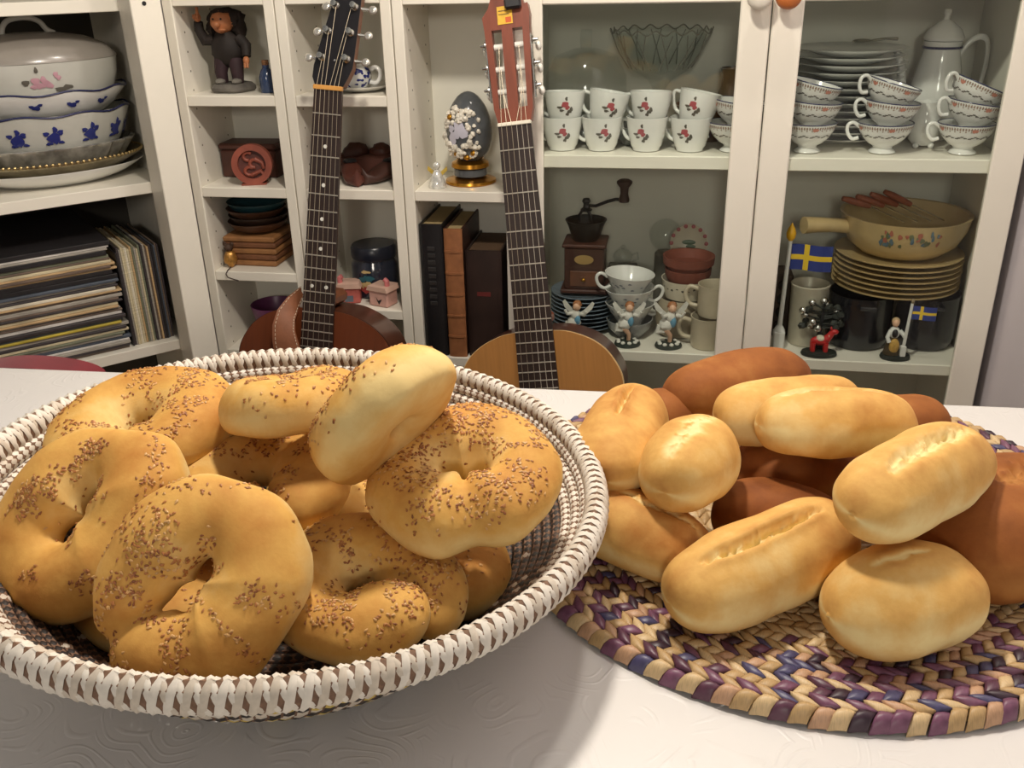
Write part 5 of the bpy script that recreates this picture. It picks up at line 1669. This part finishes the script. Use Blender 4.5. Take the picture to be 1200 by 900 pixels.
m2.matrix_world = Matrix.Translation(on(834, .064, SH0, .0592)) @ Matrix.Rotation(R(172), 4, 'Z')
# glass bits behind
t = thing('glass_teapot', 'little clear glass teapot behind the stacked teacups', 'teapot', on(728, .215, SH0))
MB().box(-.028, .028, -.024, .024, 0, .098, b=.002).build('stand', mat('grey_box', (110, 108, 98), rough=.6), t)
MB().ell((0, 0, .116), (.019, .019, .017), 20, 12).build('pot_body', CRYSTAL, t)
MB().tube([(.017, 0, .120), (.028, 0, .126), (.030, 0, .112), (.018, 0, .108)], .0022, 8).build('handle', CRYSTAL, t)
MB().ell((0, 0, .136), (.005, .005, .005), 10, 7).build('lid_knob', CRYSTAL, t)
t = thing('glass_ball', 'clear glass fishbowl vase standing at the cabinet back', 'vase', on(776, .250, SH0))
MB().lathe([(.020, 0), (.020, .115), (.016, .120), (.001, .120)], 24).build('grey_pedestal', mat('grey_box', (110, 108, 98), rough=.6), t)
MB().ell((0, 0, .153), (.032, .030, .032), 24, 14).build('ball', CRYSTAL, t)

# ================================================================ lower right shelf
enam = mat('black_enamel', (26, 27, 32), rough=.25, var=.1, coat=.4)
beige = mat('beige_stone', (196, 172, 124), rough=.35, var=.08, scale=30, coat=.25)
def pot(label, px, Y, r, h):
    t = thing('cooking_pot', label, 'pot', on(px, Y, SH0), group='black pots on the lower cabinet shelf')
    MB().lathe([(r * .86, 0), (r * .93, .004), (r, .020), (r, h - .003), (r * 1.02, h), (r * .96, h), (r * .95, .02), (.001, .012)], 40).build('pot_body', enam, t)
    for s_ in (-1, 1):
        MB().tube([(-.014, s_ * r * .98, h - .012), (-.012, s_ * (r + .014), h - .010), (.012, s_ * (r + .014), h - .010), (.014, s_ * r * .98, h - .012)], .0035, 8).build('pot_handle', enam, t)
    return t
pot('black enamel pot beneath the left side of the beige plates', 1002, .110, .056, .098)
pot('black enamel pot beneath the right side of the beige plates', 1078, .120, .054, .098)
bp2 = [(.060, 0), (.064, .001), (.088, .005), (.1080, .0105), (.109, .0125), (.106, .0125), (.085, .0078), (.001, .005)]
bpl = MB().lathe(bp2, 52).build('beige_plate', beige)
zt = SH0 + .0988
xp, Yp = min(.669, x_at(1053, .140, SH0 + .11)), .140
for k in range(7):
    o = bpl if k == 0 else bpl.copy()
    if k: COL.objects.link(o)
    o.location = (xp + .001 * math.sin(k * 3), Yp, zt)
    tag(o, ORD[k] + ' beige stoneware plate up from the black pots, under the pan', 'plate', 'beige plates under the pan')
    zt += .0095
zt += .001
t = thing('fondue_pan', 'beige stoneware pan with painted folk figures and a thick handle', 'pan', (xp + .002, Yp, zt + .0004))
fp = [(.062, 0), (.070, .002), (.092, .020), (.104, .045), (.108, .066)]
MB().lathe(fp + [(.110, .070), (.104, .069), (.098, .045), (.08, .018), (.001, .012)], 52).build('pan_body', beige, t)
MB().tube([(-.098, -.022, .048), (-.125, -.034, .052), (-.155, -.046, .055), (-.178, -.055, .056)], [.013, .0125, .0135, .0150], 14).build('pan_handle', beige, t)
rnd = random.Random(31)
for nm, colr, n_ in (('figure_print', (92, 116, 128), 12), ('figure_print', (170, 104, 84), 9), ('leaf_print', (104, 110, 80), 10)):
    pt = MB()
    for i in range(n_):
        lathe_patch(pt, fp, R(-94) + rnd.uniform(-.50, .44), rnd.uniform(.034, .058), rnd.uniform(.002, .0042), rnd.uniform(.003, .007), seed=i, off=.0009)
    pt.build(nm, mat('print_%d_%d' % (colr[0], colr[1]), colr, rough=.35), t)
PX, PY, PZ = xp + .002, Yp, zt
woodh = mat('fork_handle', (150, 84, 58), rough=.45, var=.15)
for i in range(4):
    t = thing('fondue_fork', ORD[i] + ' wooden-handled fondue fork counted from the pan handle', 'fork', (PX, PY, PZ + .0715), group='fondue forks in the pan')
    x0, y0 = -.112 + i * .024, -.015 + i * .006
    p0, p1, p2 = Vector((x0, y0, .024 + .003 * i)), Vector((x0 + .050, y0 + .012, .008)), Vector((x0 + .115, y0 + .03, -.024))
    MB().tube([p0, p0.lerp(p1, .3), p0.lerp(p1, .7), p1], [.004, .0062, .006, .0045], 10).build('handle', woodh, t)
    MB().tube([p1, p2], .0014, 6).build('prong', SILVER, t)
# big flag
flagb = mat('flag_blue', (40, 56, 128), rough=.7, var=.1)
flagy = mat('flag_yellow', (226, 190, 50), rough=.7, var=.06)
whitep = mat('white_paint', (222, 222, 218), rough=.4, var=.03)
def flag(par, x0, z0, w, h, y, wave=.003, slope=-.12):
    nx, nz = 16, 10
    for name, m, rects in (('flag_blue_field', flagb, ((0, 5, 0, 4), (7, 16, 0, 4), (0, 5, 6, 10), (7, 16, 6, 10))), ('flag_yellow_cross', flagy, ((5, 7, 0, 10), (0, 5, 4, 6), (7, 16, 4, 6)))):
        mb = MB()
        for (a0, a1, b0, b1) in rects:
            vs = []; fs = []
            for i in range(a0, a1 + 1):
                for j in range(b0, b1 + 1):
                    fx, fz = i / nx, j / nz
                    for o in (0, .0008):
                        vs.append((x0 + w * fx, y + wave * math.sin(fx * 7) + o, z0 + h * (fz - 1) + slope * w * fx * .5))
            n2 = (b1 - b0 + 1)
            for i in range(a1 - a0):
                for j in range(b1 - b0):
                    a = (i * n2 + j) * 2; b = ((i + 1) * n2 + j) * 2
                    fs.append((a, b, b + 2, a + 2)); fs.append((a + 1, a + 3, b + 3, b + 1))
            mb.add(vs, fs)
        mb.build(name, m, par)
Pb, Pt = on(911, .062, SH0), None
t = thing('table_flag', 'blue and yellow flag on a white pole with a golden flame tip', 'flag', Pb)
MB().box(-.010, .010, -.010, .010, 0, .034, b=.002).lathe([(.010, .034), (.0065, .041), (.0045, .044), (.001, .045)], 16).build('foot', whitep, t)
MB().tube([(0, 0, .042), (.003, 0, .203)], [.0042, .0034], 12).build('pole', whitep, t)
MB().lathe([(.003, .172), (.0075, .178), (.0085, .186), (.006, .194), (.003, .199), (.001, .204)], 16, M=T(.003, 0, .028)).build('flame_tip', mat('flame_yellow', (232, 176, 40), rough=.35), t)
flag(t, .007, .194, .070, .046, .004)
# metal tin
t = thing('metal_tin', 'tall ribbed cream metal tin behind the flag', 'tin', on(942, .098, SH0))
MB().lathe([(.029, 0), (.0305, .001), (.0330, .108), (.0345, .110), (.0345, .113), (.0325, .114), (.030, .108), (.001, .010)], 60, wob=lambda a, z: 1 + .010 * math.sin(26 * a)).build('tin_body', mat('tin_cream', (196, 190, 172), rough=.35, metal=.2, var=.06), t)
# rack of dark bottles at the far side
t = thing('bottle_rack', 'small dark bottle rack in the cabinet behind the flag pole', 'rack', on(912, .150, SH0))
MB().box(-.022, .014, -.03, .03, 0, .120, b=.003).build('rack_body', mat('rack_wood', (72, 58, 50), rough=.6), t)
for k in range(4):
    MB().lathe([(.009, 0), (.009, .004), (.001, .0042)], 16, M=T(-.004, -.030, .022 + k * .026, rx=R(90))).build('bottle_end', enam, t)
# bauble tree
t = thing('bauble_tree', 'small dark tree ornament hung with silver balls', 'ornament', M=Matrix.Translation(on(958, .056, SH0)) @ Matrix.Scale(1.22, 4))
MB().tube([(0, 0, 0), (0, 0, .030), (.002, 0, .074)], [.012, .003, .002], 8).build('trunk', BLACKM, t)
rnd = random.Random(8)
br = MB(); bl = MB()
for i in range(26):
    a = rnd.uniform(0, 2 * math.pi); zq = rnd.uniform(.036, .076); rq = .030 * math.sqrt(max(.1, 1 - ((zq - .052) / .032) ** 2)) * rnd.uniform(.6, 1)
    p = (rq * math.cos(a), rq * .6 * math.sin(a), zq)
    br.tube([(0, 0, zq - .006), p], .0016, 5)
    if i < 12: bl.ell(p, .0058, 9, 7)
    else: br.ell(p, (.006, .005, .005), 7, 5, lump=.5, seed=i)
br.build('branches', mat('dark_leaf', (38, 42, 38), rough=.6, var=.3), t)
bl.build('silver_balls', SILVER, t)
# red wooden horse on a dark base
dred = mat('painted_red', (184, 40, 40), rough=.4, var=.08)
t = thing('painted_horse', 'little red painted wooden horse on a dark oval base', 'figurine', on(959, .036, SH0))
MB().lathe([(.030, 0), (.0315, .003), (.030, .007), (.020, .008), (.001, .008)], 28, sy=.62).build('base', mat('base_green', (34, 40, 36), rough=.6), t)
b = MB().ell((0, 0, .027), (.017, .0075, .0085), 14, 9)
b.tube([(.010, 0, .030), (.016, 0, .038), (.019, 0, .044)], [.0075, .006, .0055], 10)
b.ell((.0225, 0, .0445), (.0075, .0048, .0050), 10, 7)
b.ell((.0165, .002, .0505), (.0018, .0018, .0035), 6, 5).ell((.0165, -.002, .0505), (.0018, .0018, .0035), 6, 5)
b.build('body', dred, t)
for x in (-.012, .010):
    for y in (-.0038, .0038):
        MB().tube([(x, y, .024), (x + .0005, y, .0075)], [.0046, .0042], 8).build('leg', dred, t)
MB().ell((0, 0, .0315), (.0085, .0084, .0060), 12, 8).build('saddle', mat('saddle_white', (206, 200, 180), rough=.5, var=.3, scale=200), t)
MB().ell((.0135, 0, .037), (.0022, .0066, .0050), 8, 6).build('collar', mat('saddle_white', (206, 200, 180)), t)
# figure with a small flag
t = thing('flag_figurine', 'small folk costume figurine holding a blue and yellow flag on a pole', 'figurine', M=Matrix.Translation(on(1048, .036, SH0)) @ Matrix.Scale(1.15, 4))
MB().lathe([(.021, 0), (.0225, .003), (.021, .007), (.001, .0075)], 26, sy=.7).build('base', mat('base_green', (34, 40, 36), rough=.6), t)
MB().lathe([(.0125, .007), (.013, .009), (.0085, .028), (.005, .037), (.001, .039)], 18, M=T(-.006, 0, 0), sy=.8).build('skirt', mat('folk_skirt', (74, 60, 40), rough=.7), t)
MB().ell((-.005, -.007, .022), (.0075, .004, .0125), 12, 8).build('apron', mat('folk_apron', (190, 150, 74), rough=.6, var=.2, scale=300), t)
MB().ell((-.006, 0, .042), (.0085, .007, .010), 12, 8).tube([(-.012, -.002, .046), (-.016, -.005, .036), (-.013, -.007, .028)], .0032, 8).tube([(.001, -.002, .046), (.007, -.005, .040), (.010, -.007, .036)], .0032, 8).build('blouse', whitep, t)
MB().ell((-.006, -.0045, .042), (.005, .004, .007), 10, 7).build('vest', BLACKM, t)
hd_ = MB().ell((-.006, -.001, .058), (.0055, .0055, .0065), 12, 8).build('head', facem, t)
MB().ell((-.006, .001, .0600), (.0062, .006, .0060), 12, 8).build('headscarf', mat('scarf', (190, 160, 120), rough=.6), hd_)
MB().box(.0045, .0125, -.012, -.004, .007, .024, b=.001).tube([(.0085, -.008, .022), (.011, -.008, .092)], [.0026, .0022], 9).build('pole', whitep, t)
MB().ell((.0112, -.008, .0955), (.0028, .0028, .0045), 8, 6).build('pole_tip', mat('tip_grey', (130, 116, 90), rough=.4), t)
flag(t, .0135, .088, .034, .021, -.008, wave=.0012)
# lidded dish low behind the lower shelf front
t = thing('serving_dish', 'dark oval serving dish on the lowest visible cabinet shelf', 'dish', on(985, .14, .080))
MB().lathe([(.06, 0), (.07, .004), (.11, .05), (.115, .055), (.105, .05), (.06, .010), (.001, .01)], 36, sy=.8).build('dish', enam, t)
